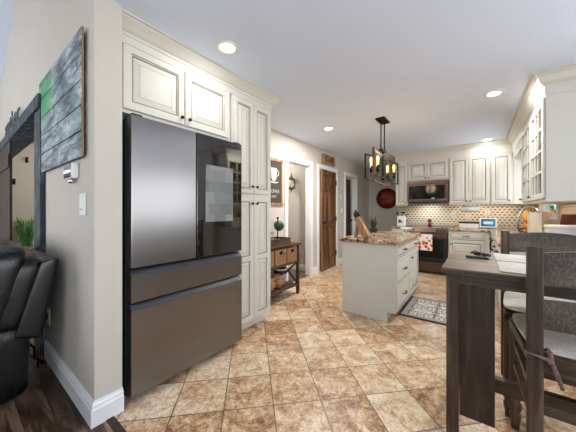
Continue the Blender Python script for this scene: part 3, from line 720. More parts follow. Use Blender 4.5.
area2('microwave_lamp', (-.8, 5.9, 1.345), .3, .1, 3.2, (.95, 1, 1))
area2('undercabinet_lamp', (.1, 6.0, 1.31), .9, .05, 1.9, (1, .84, .64))
area2('undercabinet_lamp_right', (.70, 4.0, 1.27), .05, .9, 1.6, (1, .84, .62))

# pendant over the island
t = thing('pendant_light', 'black and wood linear pendant with four glowing bulbs over the island', 'pendant light', (-1.03, 3.54, CZ))
MB().box(-1.09, -.97, 3.41, 3.67, CZ-.022, CZ, bev=.003).build('canopy', M['black'], t)
MB().cyl((-1.03, 3.46, CZ-.02), (-1.03, 3.46, 2.02), .008).build('stem', M['black'], t)
MB().cyl((-1.03, 3.62, CZ-.02), (-1.03, 3.62, 2.02), .008).build('stem', M['black'], t)
def rect_frame(p0, p1, z0, z1, wd, th):
    a = Vector((p0[0], p0[1], 0)); b_ = Vector((p1[0], p1[1], 0)); L = (b_-a).length; d = (b_-a).normalized()
    m = Matrix(((d.x, -d.y, 0, a.x), (d.y, d.x, 0, a.y), (0, 0, 1, 0), (0, 0, 0, 1))); mb = MB()
    mb.box(0, wd, -th/2, th/2, z0, z1, mtx=m, bev=.002).box(L-wd, L, -th/2, th/2, z0, z1, mtx=m, bev=.002)
    mb.box(wd, L-wd, -th/2, th/2, z0, z0+wd, mtx=m, bev=.002).box(wd, L-wd, -th/2, th/2, z1-wd, z1, mtx=m, bev=.002); return mb
rect_frame((-1.0, 3.06), (-1.075, 4.02), 1.555, 1.975, .026, .03).build('wood_frame', wood('pendant_wood', '#3a2618', '#664630', '#8a6547', 'z', 16), t)
rect_frame((-1.13, 3.14), (-.965, 4.10), 1.60, 1.925, .018, .018).build('metal_frame', M['black'], t)
MB().cyl((-1.03, 3.54, 2.03), (-1.03, 3.54, 1.66), .012).box(-1.05, -1.01, 3.44, 3.64, 2.005, 2.03, bev=.003).box(-1.04, -1.02, 3.20, 3.99, 1.65, 1.668, bev=.003).cyl((-1.03, 3.54, 1.66), (-1.03, 3.54, 1.62), .022).build('centre_rod', M['black'], t)
for (x, y) in ((-1.085, 3.235), (-.99, 3.20), (-1.085, 3.97), (-.99, 3.96)):
    a = MB().tube([(-1.03, y, 1.66), (x, y, 1.66), (x, y, 1.70)], .007).cyl((x, y, 1.69), (x, y, 1.775), .02, .02, 14).build('socket', M['black'], t)
    MB().lathe([(.011, 0), (.012, .02), (.015, .05), (.017, .075), (.014, .10), (.005, .115), (0, .117)], (x, y, 1.775), 16).build('bulb', M['bulb'], a)
l = bpy.data.lights.new('pendant_glow', 'POINT'); l.energy = 5; l.color = (1, .75, .45); l.shadow_soft_size = .12
o = bpy.data.objects.new('pendant_glow', l); COL.objects.link(o); o.parent = t; o.location = (0, 0, -.62)

# =====================================================================  LIVING SIDE WALL
def artmat():
    t = NT('painted_pallet_boards'); g = t.xyz(t.co())
    n = t.noise(7, t.map(scale=(.35, 1, 1.6)), 8, .74, .3); n2 = t.noise(3.0, t.map(loc=(3, 0, 1)), 4)
    c = t.ramp(n, [(0.36, '#2a3338'), (0.44, '#5f6d73'), (0.51, '#8f9ea3'), (0.60, '#c5cfd1')])
    c = t.mix(t.ma('MULTIPLY', t.ramp(n2, [(0.48, (0, 0, 0)), (0.62, (1, 1, 1))]), 0.35), c, '#6b5a55')
    # green patch upper left
    dx = t.ma('POWER', t.ma('MULTIPLY', t.ma('ADD', g[0], .38), 3.4), 2.0); dz = t.ma('POWER', t.ma('MULTIPLY', t.ma('SUBTRACT', g[2], .58), 4.5), 2.0)
    gm = t.ma('MULTIPLY', t.ma('SUBTRACT', 1.0, t.ma('MINIMUM', 1.0, t.ma('ADD', dx, dz))), t.ma('ADD', n, .55))
    c = t.mix(gm, c, '#3fae62')
    c = t.mix(t.ma('MULTIPLY', t.ramp(t.noise(2.2, t.map(loc=(7, 0, 3)), 3), [(.52, (0, 0, 0)), (.6, (1, 1, 1))]), .4), c, '#2f6f6a')
    vr = t.n('ShaderNodeTexVoronoi', i_Vector=t.co(), i_Scale=5.0).outputs['Distance']
    c = t.mix(t.ma('MULTIPLY', t.ma('LESS_THAN', vr, .085), .85), c, '#11161a')
    t.bump(n, .4, .004); return t.fin(c, .6)
M['art'] = artmat()
t = thing('pallet_painting', 'painted plank wall art in blue-grey with a green patch', 'wall art', (-2.41, .47, 1.51))
hh = [0, .155, .305, .455, .61, .765]
for i in range(5):
    x1 = -1.842-(.006 if i % 2 else 0)
    MB().box(-2.985-(.01 if i == 3 else 0), x1, .462, .474, 1.515+hh[i]+.004, 1.515+hh[i+1]-.004, bev=.0025).build('plank', [M['art']], t)
MB().box(-2.90, -2.84, .474, .4885, 1.54, 2.26).build('batten', M['wooddk'], t)
MB().box(-1.94, -1.88, .474, .4885, 1.54, 2.26).build('batten', M['wooddk'], t)
MB().box(-1.8415, -1.8375, .464, .474, 1.52, 2.275, bev=.001).build('end_strip', M['woodt'], t)
t = thing('door_chime', 'small silver and white chime box below the plank art', 'door chime', (-2.08, .48, 1.38))
MB().box(-2.155, -1.995, .455, .4885, 1.405, 1.50, bev=.004).build('housing', M['white'], t)
mb = MB()
for k in range(6): x = -2.135+k*.022; mb.cyl((x, .452, 1.41), (x, .452, 1.495), .007, seg=8)
mb.build('grille', M['chrome'], t)
MB().cyl((-2.06, .468, 1.405), (-2.06, .468, 1.375), .016).build('button', M['chrome'], t)
t = thing('light_switch', 'white light switch on the wall beside the plank art', 'light switch', (-1.905, .485, 1.17))
MB().box(-1.955, -1.85, .480, .4895, 1.175, 1.305, bev=.003).build('cover_plate', M['white'], t)
MB().prism([(-1.925, .4805, 1.205), (-1.925, .470, 1.215), (-1.925, .476, 1.272), (-1.925, .4805, 1.275)], (.045, 0, 0)).build('rocker', M['white'], t)
t = thing('wall_outlet', 'white wall outlet with a black plug behind the recliner', 'outlet', (-2.79, .485, .28))
MB().box(-2.84, -2.74, .482, .4895, .29, .41, bev=.003).build('cover_plate', M['white'], t)
MB().box(-2.815, -2.765, .455, .482, .325, .375, bev=.006).tube([(-2.79, .462, .33), (-2.79, .452, .2), (-2.75, .45, .05), (-2.6, .445, .012)], .005).build('plug', M['blackp'], t)
text_obj('gather', .30, .012, frame_mtx((-4.55, .462, 2.285), (1, 0, 0), (0, 0, 1)) @ Matrix.Scale(1.45, 4, (1, 0, 0)), 'word_sign', plain('pewter', '#6f767c', .4, .6), None, .2, label='grey cut-out lettering standing on the beam over the opening', cat='sign')
# plant and hooks in the room beyond
pt = thing('potted_palm', 'green leafy palm seen through the framed opening', 'plant', (-5.85, .98, 0))
px, py = -6.22, .80
WM[pt.name] = Matrix.Translation((px, py, 0)); pt.location = (px, py, 0)
MB().lathe([(.10, 0), (.14, .26), (.15, .28), (.13, .28), (.12, .24), (0, .22)], (px, py, 0), 20).build('pot', plain('charcoal_pot', '#3b3733', .6), pt)
lf = MB(); gr = NT('palm_green'); gn = gr.noise(9); GR = gr.fin(gr.ramp(gn, [(.35, '#1f5a22'), (.65, '#58a83c')]), .45)
def leaf(mb, base, tip, wd, n=7, sag=.1, mat=0):
    base = Vector(base); tip = Vector(tip); d = tip-base; side = d.cross(Vector((0, 0, 1)))
    side = side.normalized() if side.length > 1e-4 else Vector((1, 0, 0)); b = mb.bm; L = []; R = []; C_ = []
    for i in range(n+1):
        s = i/n; p = base+d*s+Vector((0, 0, sag*math.sin(PI*s))); ww = wd*math.sin(PI*(0.08+0.92*s)**0.8)*.5+.0008
        L.append(b.verts.new(p+side*ww)); R.append(b.verts.new(p-side*ww)); C_.append(b.verts.new(p-Vector((0, 0, ww*.35))))
    for i in range(n):
        for A, B in ((L, C_), (C_, R)):
            f = b.faces.new((A[i], A[i+1], B[i+1], B[i])); f.smooth = True; f.material_index = mat
random.seed(3)
for k in range(16):
    a = k*2.4; el = random.uniform(.5, 1.1); r = random.uniform(.22, .34); c = Vector((px, py, .26)); tip = c+Vector((math.cos(a)*r, math.sin(a)*r*.40,   .52+.30*el))
    lf.tube([c, c*.5+tip*.5+Vector((0, 0, .08)), tip], .006, 5)
    for j in range(9):
        s = .35+.07*j; p = c.lerp(tip, s)+Vector((0, 0, .08*math.sin(PI*s)))
        for sd in (-1, 1):
            q = p+Vector((-math.sin(a)*sd*.13+math.cos(a)*.07, math.cos(a)*sd*.09, -.02+.05*random.random()))
            leaf(lf, p, q, .028, 4, .01)
lf.build('leaves', GR, pt)
for i, (y, z, lb) in enumerate(((.70, 1.72, 'black wall hook seen low through the framed opening'), (.86, 2.13, 'black wall hook seen high through the framed opening'))):
    MB().box(-6.6, -6.585, y-.02, y+.02, z-.05, z+.05, bev=.003).tube([(-6.59, y, z+.02), (-6.53, y, z), (-6.51, y, z+.05)], .01).build('wall_hook', M['black'], label=lb, cat='hook')

# recliner
t = thing('recliner', 'black leather recliner with its back to the wall, at the left edge', 'armchair', (-2.7, -.2, 0))
RXo, RXi = -2.25, -3.20
def leanbox(mb, x0, x1, y0, y1, z0, z1, lean, bev, wob=0.0, seg=4):
    b = bmesh.new(); bmesh.ops.create_cube(b, size=1); bmesh.ops.subdivide_edges(b, edges=b.edges[:], cuts=5, use_grid_fill=True)
    cx, cy, cz = (x0+x1)/2, (y0+y1)/2, (z0+z1)/2; hx, hy, hz = (x1-x0)/2, (y1-y0)/2, (z1-z0)/2
    for v in b.verts:
        p = v.co*2; q = Vector((p.x*hx, p.y*hy, p.z*hz))
        core = Vector((max(-hx+bev, min(hx-bev, q.x)), max(-hy+bev, min(hy-bev, q.y)), max(-hz+bev, min(hz-bev, q.z))))
        dlt = q-core
        if dlt.length > 1e-6: q = core+dlt.normalized()*min(bev, dlt.length)
        puff = 1+wob*(1-p.z*p.z)*(1-.5*p.x*p.x); q.y *= puff; q.x += wob*.5*math.copysign(1, p.x)*hy*(1-p.z*p.z)*(1-min(1, abs(p.y)))*(abs(p.x) > .99)
        v.co = Vector((cx+q.x, cy+q.y+lean*(cz+q.z-z0), cz+q.z))
    mb._merge(b, 0, True); return mb
def sub(o, lv=2):
    m = o.modifiers.new('s', 'SUBSURF'); m.levels = lv; m.render_levels = lv; return o
sub(leanbox(MB(), RXo-.25, RXo, -.75, .318, .02, .50, 0.0, .07, .0).build('armrest', M['leather'], t))
sub(leanbox(MB(), RXi, RXi+.25, -.75, .318, .02, .56, 0.0, .07, .0).build('armrest', M['leather'], t))
sub(leanbox(MB(), RXi+.24, RXo-.24, -.72, .12, .22, .46, 0.0, .07, .05).build('seat', M['leather'], t))
sub(leanbox(MB(), RXi+.24, RXo-.24, -.82, -.70, .08, .40, 0.0, .04, .05).build('footrest', M['leather'], t))
# backrest: rear shell with a wing, and three padded rolls leaning back
sub(MB().prism([(RXi+.01, .235, .42), (RXi+.01, .355, .38), (RXi+.01, .452, .875), (RXi+.01, .425, .895), (RXi+.01, .355, .872)], (RXo-RXi-.005, 0, 0), bev=.012, seg=2, smooth=True).build('back_shell', M['leather'], t), 1)
sub(leanbox(MB(), RXi+.03, RXo-.014, .095, .276, .43, .905, .255, .05, .02).build('back_cushion', M['leather'], t))
sub(leanbox(MB(), RXi+.04, RXo-.008, .0, .195, .43, .975, .245, .055, .03).build('back_cushion', M['leather'], t))
sub(leanbox(MB(), RXi+.05, RXo-.014, -.14, .09, .43, .995, .235, .07, .03).build('back_cushion', M['leather'], t))
MB().tube([(-2.9, .31, .25), (-2.75, .40, .14), (-2.6, .38, .12)], .008).tube([(-2.95, .31, .12), (-2.6, .40, .10), (-2.45, .40, .13)], .008).tube([(-2.62, .40, .03), (-2.62, .40, .16)], .006).build('recline_mechanism', M['black'], t)

# =====================================================================  LEFT HALL WALL
t = thing('coffee_banner', 'dark hanging picture of a coffee cup between wooden slats', 'wall art', (LW, 3.0, 1.30))
f = face('+x', LW); py0, py1 = 2.78, 3.19
MB().box(*sorted_box(f, py0, py1, 1.30, 2.0, .002, .008)).build('canvas', plain('dark_brown_canvas', '#433a35', .8, var=.2, vs=12), t)
MB().box(*sorted_box(f, py0-.015, py1+.015, 1.965, 2.01, .001, .022), bev=.003).build('top_slat', M['woodt'], t)
MB().box(*sorted_box(f, py0-.015, py1+.015, 1.285, 1.325, .001, .022), bev=.003).build('bottom_slat', M['woodt'], t)
MB().box(*sorted_box(f, py1-.03, py1, 1.33, 1.96, .008, .014)).build('side_slat', M['woodt'], t)
cream = plain('cream_ink', '#d9cdb8', .8)
mb = MB(); cy = 2.98
mb.prism([f(cy-.075, 1.86, .009), f(cy-.055, 1.70, .009), f(cy-.03, 1.665, .009), f(cy+.03, 1.665, .009), f(cy+.055, 1.70, .009), f(cy+.075, 1.86, .009)], (.002, 0, 0))
mb.prism([f(cy-.11+.11*(1-math.cos(a)), 1.65-.022*math.sin(a), .009) for a in [i*PI/8 for i in range(9)]], (.002, 0, 0))
mb.tube([f(cy+.065, 1.83, .010), f(cy+.11, 1.82, .010), f(cy+.11, 1.76, .010), f(cy+.058, 1.73, .010)], .007)
mb.build('cup_print', cream, t)
text_obj('COFFEE', .075, .001, frame_mtx(f(2.985, 1.50, .0095), (0, 1, 0), (0, 0, 1)), 'lettering', cream, t)
text_obj('HOT', .055, .001, frame_mtx(f(2.985, 1.42, .0095), (0, 1, 0), (0, 0, 1)), 'lettering', cream, t)
# console table
t = thing('console_table', 'dark wood console table with baskets against the hall wall', 'console table', (-2.29, 2.65, 0))
tx0, tx1, ty0, ty1 = LW+.022, -2.08, 2.22, 3.075
MB().box(tx0, tx1+.02, ty0-.02, ty1+.02, .712, .735, bev=.003).build('tabletop', M['woodc'], t)
for x, y in ((tx0, ty0), (tx1-.04, ty0), (tx0, ty1-.04), (tx1-.04, ty1-.04)): MB().box(x, x+.04, y, y+.04, 0, .712, bev=.002).build('leg', M['woodc'], t)
MB().box(tx0, tx1, ty0+.04, ty1-.04, .455, .478, bev=.002).build('upper_shelf', M['woodc'], t)
MB().box(tx0, tx1, ty0+.04, ty1-.04, .125, .15, bev=.002).build('lower_shelf', M['woodc'], t)
yy = ty1-.02
def bar(mb, p, q, w_=.022): 
    p = Vector(p); q = Vector(q); d = q-p; m = Matrix.Translation(p) @ d.to_track_quat('Z', 'X').to_matrix().to_4x4(); mb.box(-w_/2, w_/2, -w_/2, w_/2, 0, d.length, mtx=m)
for y in (ty0+.02, ty1-.02):
    mb = MB(); bar(mb, (tx0+.04, y, .16), (tx1-.04, y, .45)); bar(mb, (tx1-.04, y+.001, .16), (tx0+.04, y+.001, .45)); mb.build('cross_brace', M['woodc'], t)
for i, y in enumerate((2.285, 2.545, 2.80)):
    lb = ['wicker basket drawer nearest the pantry in the console table', 'middle wicker basket drawer in the console table', 'right-hand wicker basket drawer in the console table'][i]
    k = thing('storage_basket', lb, 'basket', (-2.27, y+.11, .479), group='baskets in the console table')
    MB().box(tx0+.02, tx1-.01, y-.015, y+.225, .480, .690, bev=.008).build('basket_body', M['wicker'], k)
    MB().box(tx1-.011, tx1-.004, y+.075, y+.135, .62, .665, bev=.003).build('handle', M['black'], k)
# on the console
t = thing('crate', 'low dark wooden crate on top of the console table', 'crate', (-2.27, 2.66, .736))
MB().box(-2.40, -2.14, 2.46, 2.94, .736, .75).build('base', M['woodc'], t)
mb = MB()
for z in (.752, .79): mb.box(-2.15, -2.14, 2.46, 2.94, z, z+.03).box(-2.40, -2.39, 2.46, 2.94, z, z+.03).box(-2.39, -2.15, 2.46, 2.47, z, z+.03).box(-2.39, -2.15, 2.93, 2.94, z, z+.03)
for x in (-2.39, -2.165):
    for y in (2.47, 2.915): mb.box(x, x+.015, y, y+.015, .75, .822)
mb.build('slats', M['woodc'], t)
t = thing('desk_lamp', 'small lamp with a dark green tilted shade standing in the crate', 'lamp', (-2.27, 2.80, .751))
MB().lathe([(.06, 0), (.06, .012), (.015, .03), (.01, .05)], (-2.27, 2.80, .751), 20).build('base', M['black'], t)
MB().cyl((-2.27, 2.80, .79), (-2.27, 2.80, .99), .009).cyl((-2.27, 2.80, .99), (-2.27, 2.80, 1.09), .008).sph((-2.27, 2.80, 1.10), .018).build('pole', M['black'], t)
MB().lathe([(.02, .06), (.045, .05), (.068, 0), (.074, -.055), (.068, -.055), (.04, .03), (0, .04)], (0, 0, 0), 24, mtx=Matrix.Translation((-2.25, 2.79, 1.0)) @ Matrix.Rotation(math.radians(70), 4, 'X') @ Matrix.Rotation(.5, 4, 'Y')).build('lamp_shade', plain('dark_green_enamel', '#1f4a3c', .2), t)
t = thing('wire_bowl', 'open wire bowl with a brown rim beside the green lamp', 'bowl', (-2.27, 2.58, .751))
mb = MB(); n = 14
for k in range(n):
    a = 2*PI*k/n; mb.tube([(-2.27+.03*math.cos(a), 2.58+.03*math.sin(a), .753), (-2.27+.075*math.cos(a), 2.58+.075*math.sin(a), .79), (-2.27+.09*math.cos(a), 2.58+.09*math.sin(a), .90)], .0028, 5)
mb.build('wires', M['greyp'], t)
MB().tube([(-2.27+.09*math.cos(i*PI/12), 2.58+.09*math.sin(i*PI/12), .90) for i in range(24)], .007, 8, closed=True).build('rim', M['woodt'], t)
terra = plain('tan_clay', '#b98a63', .7)
for i, (y, s) in enumerate(((2.545, 1.0), (2.72, 1.0))):
    k = thing('clay_lantern', ['tan pierced clay pot on the lower shelf, nearest the pantry', 'tan pierced clay pot on the lower shelf beside the white bucket'][i], 'pot', (-2.20, y, .151))
    MB().lathe([(.055, 0), (.07, .02), (.078, .09), (.07, .165), (.06, .17), (.055, .165), (.068, .09), (0, .02)], (-2.20, y, .151), 24).build('pot_body', terra, k)
    for z in (.04, .13):
        for a in range(8): q = a*PI/4; MB().cyl((-2.20+.070*math.cos(q), y+.070*math.sin(q), .151+z), (-2.20+.0795*math.cos(q), y+.0795*math.sin(q), .151+z), .009, seg=8).build('pierced_hole', M['rubber'], k)
k = thing('bucket', 'white bucket with a black band on the lower console shelf', 'bucket', (-2.28, 2.88, .151))
MB().lathe([(.075, 0), (.095, .22), (.1, .225), (.092, .225), (.07, .01), (0, .01)], (-2.28, 2.88, .151), 24).build('bucket_body', M['white'], k)
MB().lathe([(.0915, .155), (.0960, .20), (.0975, .20), (.0930, .155)], (-2.28, 2.88, .151), 24).build('band', M['blackp'], k)
MB().sph((-2.28, 2.88, .37), .075, sz=.35).build('contents', plain('red_brown_mix', '#57352a', .9, var=.5, vs=60), k)
# sign over the door
t = thing('wood_sign', 'small tan wooden sign with cut letters above the wooden door', 'sign', (LW, 4.74, 2.16))
MB().box(*sorted_box(f, 4.46, 5.0, 2.175, 2.35, .022, .045), bev=.004).box(*sorted_box(f, 4.46, 5.0, 2.16, 2.18, .001, .05), bev=.002).build('board', M['woodt'], t)
text_obj('CAFE', .16, .012, frame_mtx(f(4.74, 2.262, .052), (0, 1, 0), (0, 0, 1)), 'lettering', wood('sign_letters', '#4b2c18', '#744a2c', '#8f6542', 'z'), t)
# sconce in the hall room
sy = 4.28; sx = -3.04
t = thing('wall_sconce', 'antique brass lantern sconce seen through the first doorway', 'wall sconce', (sx, sy, 1.57))
brass = plain('antique_brass', '#7c6340', .4, .6)
MB().box(sx-.03, sx+.03, sy-.014, sy-.001, 1.66, 1.86, bev=.004).tube([(sx, sy-.01, 1.72), (sx, sy-.05, 1.66), (sx, sy-.09, 1.68)], .008).sph((sx, sy-.09, 1.60), .014).lathe([(.0, -.03), (.02, 0), (.055, .03), (.06, .045), (.0, .05)], (sx, sy-.09, 1.63), 16).lathe([(.065, 0), (.04, .05), (.015, .07), (.018, .09), (0, .15)], (sx, sy-.09, 1.84), 16).build('bracket', brass, t)
MB().lathe([(.045, 0), (.055, .08), (.05, .155), (.046, .155), (.05, .08), (.04, 0)], (sx, sy-.09, 1.68), 16).build('shade', plain('frosted_cream', '#dcd3bf', .4), t)
# switches by the third opening
for y, z, lb in ((5.40, 1.52, 'white thermostat on the hall wall beside the wooden door'), (5.42, 1.21, 'white switch plate on the hall wall beside the wooden door')):
    k = thing('thermostat' if z > 1.4 else 'light_switch', lb, 'thermostat' if z > 1.4 else 'light switch', (LW, y, z-.06))
    MB().box(*sorted_box(f, y-.035, y+.035, z-.055, z+.055, .0005, .008), bev=.002).build('cover_plate', M['white'], k)
    MB().box(*sorted_box(f, y-.012, y+.012, z-.025, z+.025, .008, .013), bev=.002).build('rocker', M['greyp'] if z > 1.4 else M['white'], k)
# round red sign in the nook
t = thing('round_sign', 'round dark red sign with a black rim on the nook wall', 'sign', (-2.02, 7.26, 1.28))
cx, cz = -2.00, 1.545; rot = Matrix.Translation((cx, 7.268, cz)) @ Matrix.Rotation(PI/2, 4, 'X')
MB().lathe([(.262, .004), (.262, .014), (0, .014)], (0, 0, 0), 48, mtx=rot).build('disc', plain('dark_red_paint', '#7c2018', .5, var=.35, vs=16), t)
MB().lathe([(.255, .0), (.285, .0), (.285, .028), (.255, .028), (.255, 0)], (0, 0, 0), 48, mtx=rot).build('rim', M['blackp'], t)
gold = plain('faded_gold', '#b5753c', .5)
for k, (z, wd) in enumerate(((.15, .11), (.09, .16), (.03, .19), (-.04, .18), (-.10, .15))):
    n = 14; MB().tube([(cx-wd+2*wd*j/n, 7.250, cz+z+(.014 if j % 2 else -.014)*(.5+.5*((j*5+k*3) % 4)/3)) for j in range(n+1)], .0055, 5).build('script_line', gold, t)

# =====================================================================  ISLAND TOP OBJECTS
t = thing('knife_block', 'slanted wooden knife block on the left corner of the island', 'knife block', (-1.17, 3.0, .878))
d = Vector((-.125, 0, .235)); p0 = Vector((-1.06, 2.96, .880))
MB().prism([(-1.085, 2.94, .8795), (-1.03, 2.94, .8795), (-1.015, 2.94, .905), (-1.145, 2.94, 1.135), (-1.195, 2.94, 1.105)], (0, .09, 0), bev=.004).build('block', M['woodt'], t)
MB().prism([(-1.20, 2.95, .8795), (-1.18, 2.95, .8795), (-1.155, 2.95, 1.04), (-1.175, 2.95, 1.055)], (0, .07, 0), bev=.002).build('support_leg', M['woodt'], t)
for i in range(3):
    for j in range(2):
        q = Vector((-1.183+i*.018+.004, 2.965+j*.04, 1.112+i*.011)); e = q+Vector((-.048, 0, .083))*(.6+.25*((i+j) % 3)*.5+.1)
        MB().cyl(q, e, .009, .011, 8).build('knife_handle', M['wooddk'], t)
t = thing('potted_plant', 'small spiky green plant in a dark pot at the island far end', 'plant', (-1.25, 3.80, .878))
MB().lathe([(.045, 0), (.06, .065), (.062, .07), (.054, .07), (.05, .06), (0, .055)], (-1.24, 3.80, .8785), 20).build('pot', plain('dark_pot', '#2d2a28', .5), t)
lf = MB(); random.seed(5)
for k in range(26):
    a = k*2.4; r = random.uniform(.02, .085); b0 = Vector((-1.24+.02*math.cos(a), 3.80+.02*math.sin(a), .935)); leaf(lf, b0, b0+Vector((r*math.cos(a), r*math.sin(a), random.uniform(.10, .20))), .014, 5, .005)
lf.build('leaves', plain('dark_leaf', '#28331c', .6, var=.4, vs=30), t)
t = thing('cake_stand', 'low pale glass dish on a foot on the island far corner', 'dish', (-.86, 3.98, .878))
MB().lathe([(.05, 0), (.05, .008), (.012, .02), (.012, .035), (.05, .045), (.085, .065), (.09, .075), (.084, .075), (.05, .053), (0, .047)], (-.83, 4.0, .8785), 28).build('dish', plain('pale_glass', '#cfd6cf', .1), t)

# =====================================================================  BACK COUNTER OBJECTS
Z0 = CT+.0005
k = thing('utensil_crock', 'white square crock with dark flower print holding black utensils', 'utensil holder', (-1.31, 5.88, CT))
MB().box(-1.385, -1.235, 5.80, 5.95, Z0, 1.09, bev=.01).build('crock', M['white'], k)
MB().sph((-1.33, 5.798, .99), .028, sy=.1).sph((-1.30, 5.798, .965), .02, sy=.1).sph((-1.345, 5.798, .955), .016, sy=.1).build('flower_print', plain('dark_print', '#4b3a3c', .6), k)
for (x, y, dx, dz, sp) in ((-1.34, 5.87, -.05, .10, 1), (-1.30, 5.86, .03, .12, 1), (-1.27, 5.89, .07, .07, 0), (-1.32, 5.90, 0, .13, 0)):
    MB().cyl((x, y, 1.04), (x+dx, y, 1.09+dz*.55), .006).sph((x+dx*1.2, y, 1.09+dz*.6), .03, sy=.35, sz=.75 if sp else .5, seg=12).build('utensil', M['blackp'], k)
k = thing('spice_jar', 'small red jar with a black lid behind the range top', 'jar', (-.80, 6.04, .887))
MB().lathe([(.033, 0), (.036, .01), (.036, .085), (.028, .10)], (-.795, 6.04, .8865), 20).build('jar_body', plain('dark_red_glass', '#7d2530', .15), k)
MB().lathe([(.034, .10), (.034, .145), (0, .147)], (-.795, 6.04, .8865), 20).build('lid', M['blackp'], k)
yel = plain('banana_yellow', '#b99a35', .5)
mb = MB()
for i in range(3):
    mb.tube([(-.385+i*.012, 5.88+.03*i, .905), (-.355+i*.01, 5.87+.03*i, .935), (-.315, 5.875+.028*i, .95), (-.28, 5.89+.02*i, .935)], [.008, .018, .018, .008], 8)
mb2 = mb.build('bananas', yel, label='yellow bananas on the granite right of the range', cat='fruit'); mb2.location.z = CT+.001
k = thing('bread_box', 'white bread box with a black lid on the back counter', 'bread box', (-.12, 5.98, CT))
MB().box(-.275, .02, 5.88, 6.10, Z0, .965, bev=.008).build('box_body', M['white'], k)
MB().box(-.282, .027, 5.872, 6.108, .965, .995, bev=.006).build('lid', M['blackp'], k)
k = thing('paper_towel', 'white paper towel roll mounted under the back wall cabinet', 'paper towel', (-.11, 5.97, 1.2))
mb = MB().cyl((-.245, 5.95, 1.245), (.035, 5.95, 1.245), .062, .062, 28); mb.build('roll', M['towel_w'], k)
MB().box(-.255, -.247, 5.93, 5.97, 1.235, 1.316).box(.037, .045, 5.93, 5.97, 1.235, 1.316).cyl((-.25, 5.95, 1.245), (.04, 5.95, 1.245), .01).build('bracket', M['white'], k)
k = thing('smart_display', 'white-framed tablet display with a blue screen on the back counter', 'smart display', (.165, 5.9, CT))
rm = Matrix.Translation((.165, 5.93, Z0)) @ Matrix.Rotation(math.radians(-12), 4, 'X')
MB().box(-.128, .128, -.01, .008, .015, .195, bev=.007, mtx=rm).prism([(-.07, .0, .02), (-.07, .09, -.0), (-.07, .008, .13)], (.14, 0, 0), mtx=Matrix.Translation((.165, 5.93, Z0+.001))).build('case', M['white'], k)
def scr():
    t = NT('blue_screen'); g = t.xyz(t.co()); c = t.ramp(t.ma('ADD', t.noise(9), t.ma('MULTIPLY', g[0], 1.0)), [(.3, '#0d5a7c'), (.55, '#2a93b0'), (.75, '#4fb0a8')])
    t.put(c, t.b.inputs['Emission Color']); t.b.inputs['Emission Strength'].default_value = .8; return t.fin('#081218', .1)
MB().box(-.105, .105, -.0125, -.0098, .035, .178, mtx=rm).build('screen', scr(), k)
tm = rm @ Matrix.Translation((0, -.0135, .115)) @ Matrix.Rotation(PI/2, 4, 'X')
text_obj('10:43', .036, .0008, tm, 'screen_text', emis('screen_white', '#d8f4fa', .9), k)
for i, (x, lb) in enumerate(((-.385, 'white outlet on the backsplash right of the range'), (.16, 'white outlet on the backsplash above the tablet display'), (-.14, 'white outlet on the backsplash above the bread box'))):
    z = (1.13, 1.17, 1.07)[i]; k = thing('wall_outlet', lb, 'outlet', (x, 6.13, z-.06), group='backsplash outlets')
    MB().box(x-.036, x+.036, 6.131, 6.138, z-.058, z+.058, bev=.002).build('cover_plate', plain('pale_stone_plate', '#cbc5c4', .4), k)
    mb = MB(); mb.box(x-.017, x+.017, 6.128, 6.132, z+.012, z+.042, bev=.001).box(x-.017, x+.017, 6.128, 6.132, z-.042, z-.012, bev=.001); mb.build('socket', M['greyp'], k)

# right counter: arched fruit basket, carton, boxes
bx, by = .545, 4.5
k = thing('fruit_basket', 'fruit basket with a tall black and chrome arched handle', 'basket', (bx, by, CT))
mb = MB(); 
for z, r in ((.01, .075), (.05, .10), (.09, .115)): mb.tube([(bx+r*math.cos(i*PI/12), by+r*math.sin(i*PI/12), Z0+z) for i in range(24)], .005, 6, closed=True)
for i in range(16): a = i*PI/8; mb.tube([(bx+.075*math.cos(a), by+.075*math.sin(a), Z0+.008), (bx+.10*math.cos(a), by+.10*math.sin(a), Z0+.05), (bx+.115*math.cos(a), by+.115*math.sin(a), Z0+.09)], .003, 5)
mb.build('wire_bowl', M['black'], k)
MB().tube([(bx-.115*math.cos(i*PI/16), by, Z0+.09+.295*max(0, math.sin(i*PI/16))**.8) for i in range(17)], .012, 8).build('arched_handle', M['chrome'], k)
org = plain('orange_peel', '#d9822b', .45, var=.1, vs=40)
for i, (x, y, z) in enumerate(((bx-.045, by-.03, .055), (bx+.045, by-.02, .055), (bx, by+.05, .055), (bx-.02, by-.02, .12))):
    MB().sph((x, y, Z0+z), .038, seg=18).build('orange', org, label=['orange at the front left inside the arched basket', 'orange at the front right inside the arched basket', 'orange at the back inside the arched basket', 'orange on top of the others in the arched basket'][i], cat='fruit', group='oranges in the arched basket')
mb = MB()
for i in range(4): mb.tube([(bx-.01, by-.012*i, Z0+.36), (bx-.05+.012*i, by-.03-.01*i, Z0+.30), (bx-.06+.02*i, by-.04, Z0+.22), (bx-.03+.02*i, by-.035, Z0+.165)], [.006, .017, .018, .007], 8)
mb.build('bananas', plain('ripe_banana', '#dd9a3a', .5, var=.2, vs=30), label='bunch of ripe bananas hanging from the arched basket handle', cat='fruit')
k = thing('cardboard_box', 'open cream carton with a folded flap on the right counter', 'box', (.52, 3.9, CT))
crm = plain('cream_card', '#d8cfc0', .7); tan = plain('tan_card', '#a58d74', .8)
MB().box(.470, .568, 3.86, 4.04, Z0, 1.185, bev=.002).build('carton', crm, k)
MB().prism([(.569, 3.86, 1.19), (.665, 3.86, 1.195), (.569, 3.86, 1.03)], (0, .16, 0)).build('flap', tan, k)
k = thing('storage_box', 'low white box on the near end of the right counter', 'box', (.68, 3.5, CT))
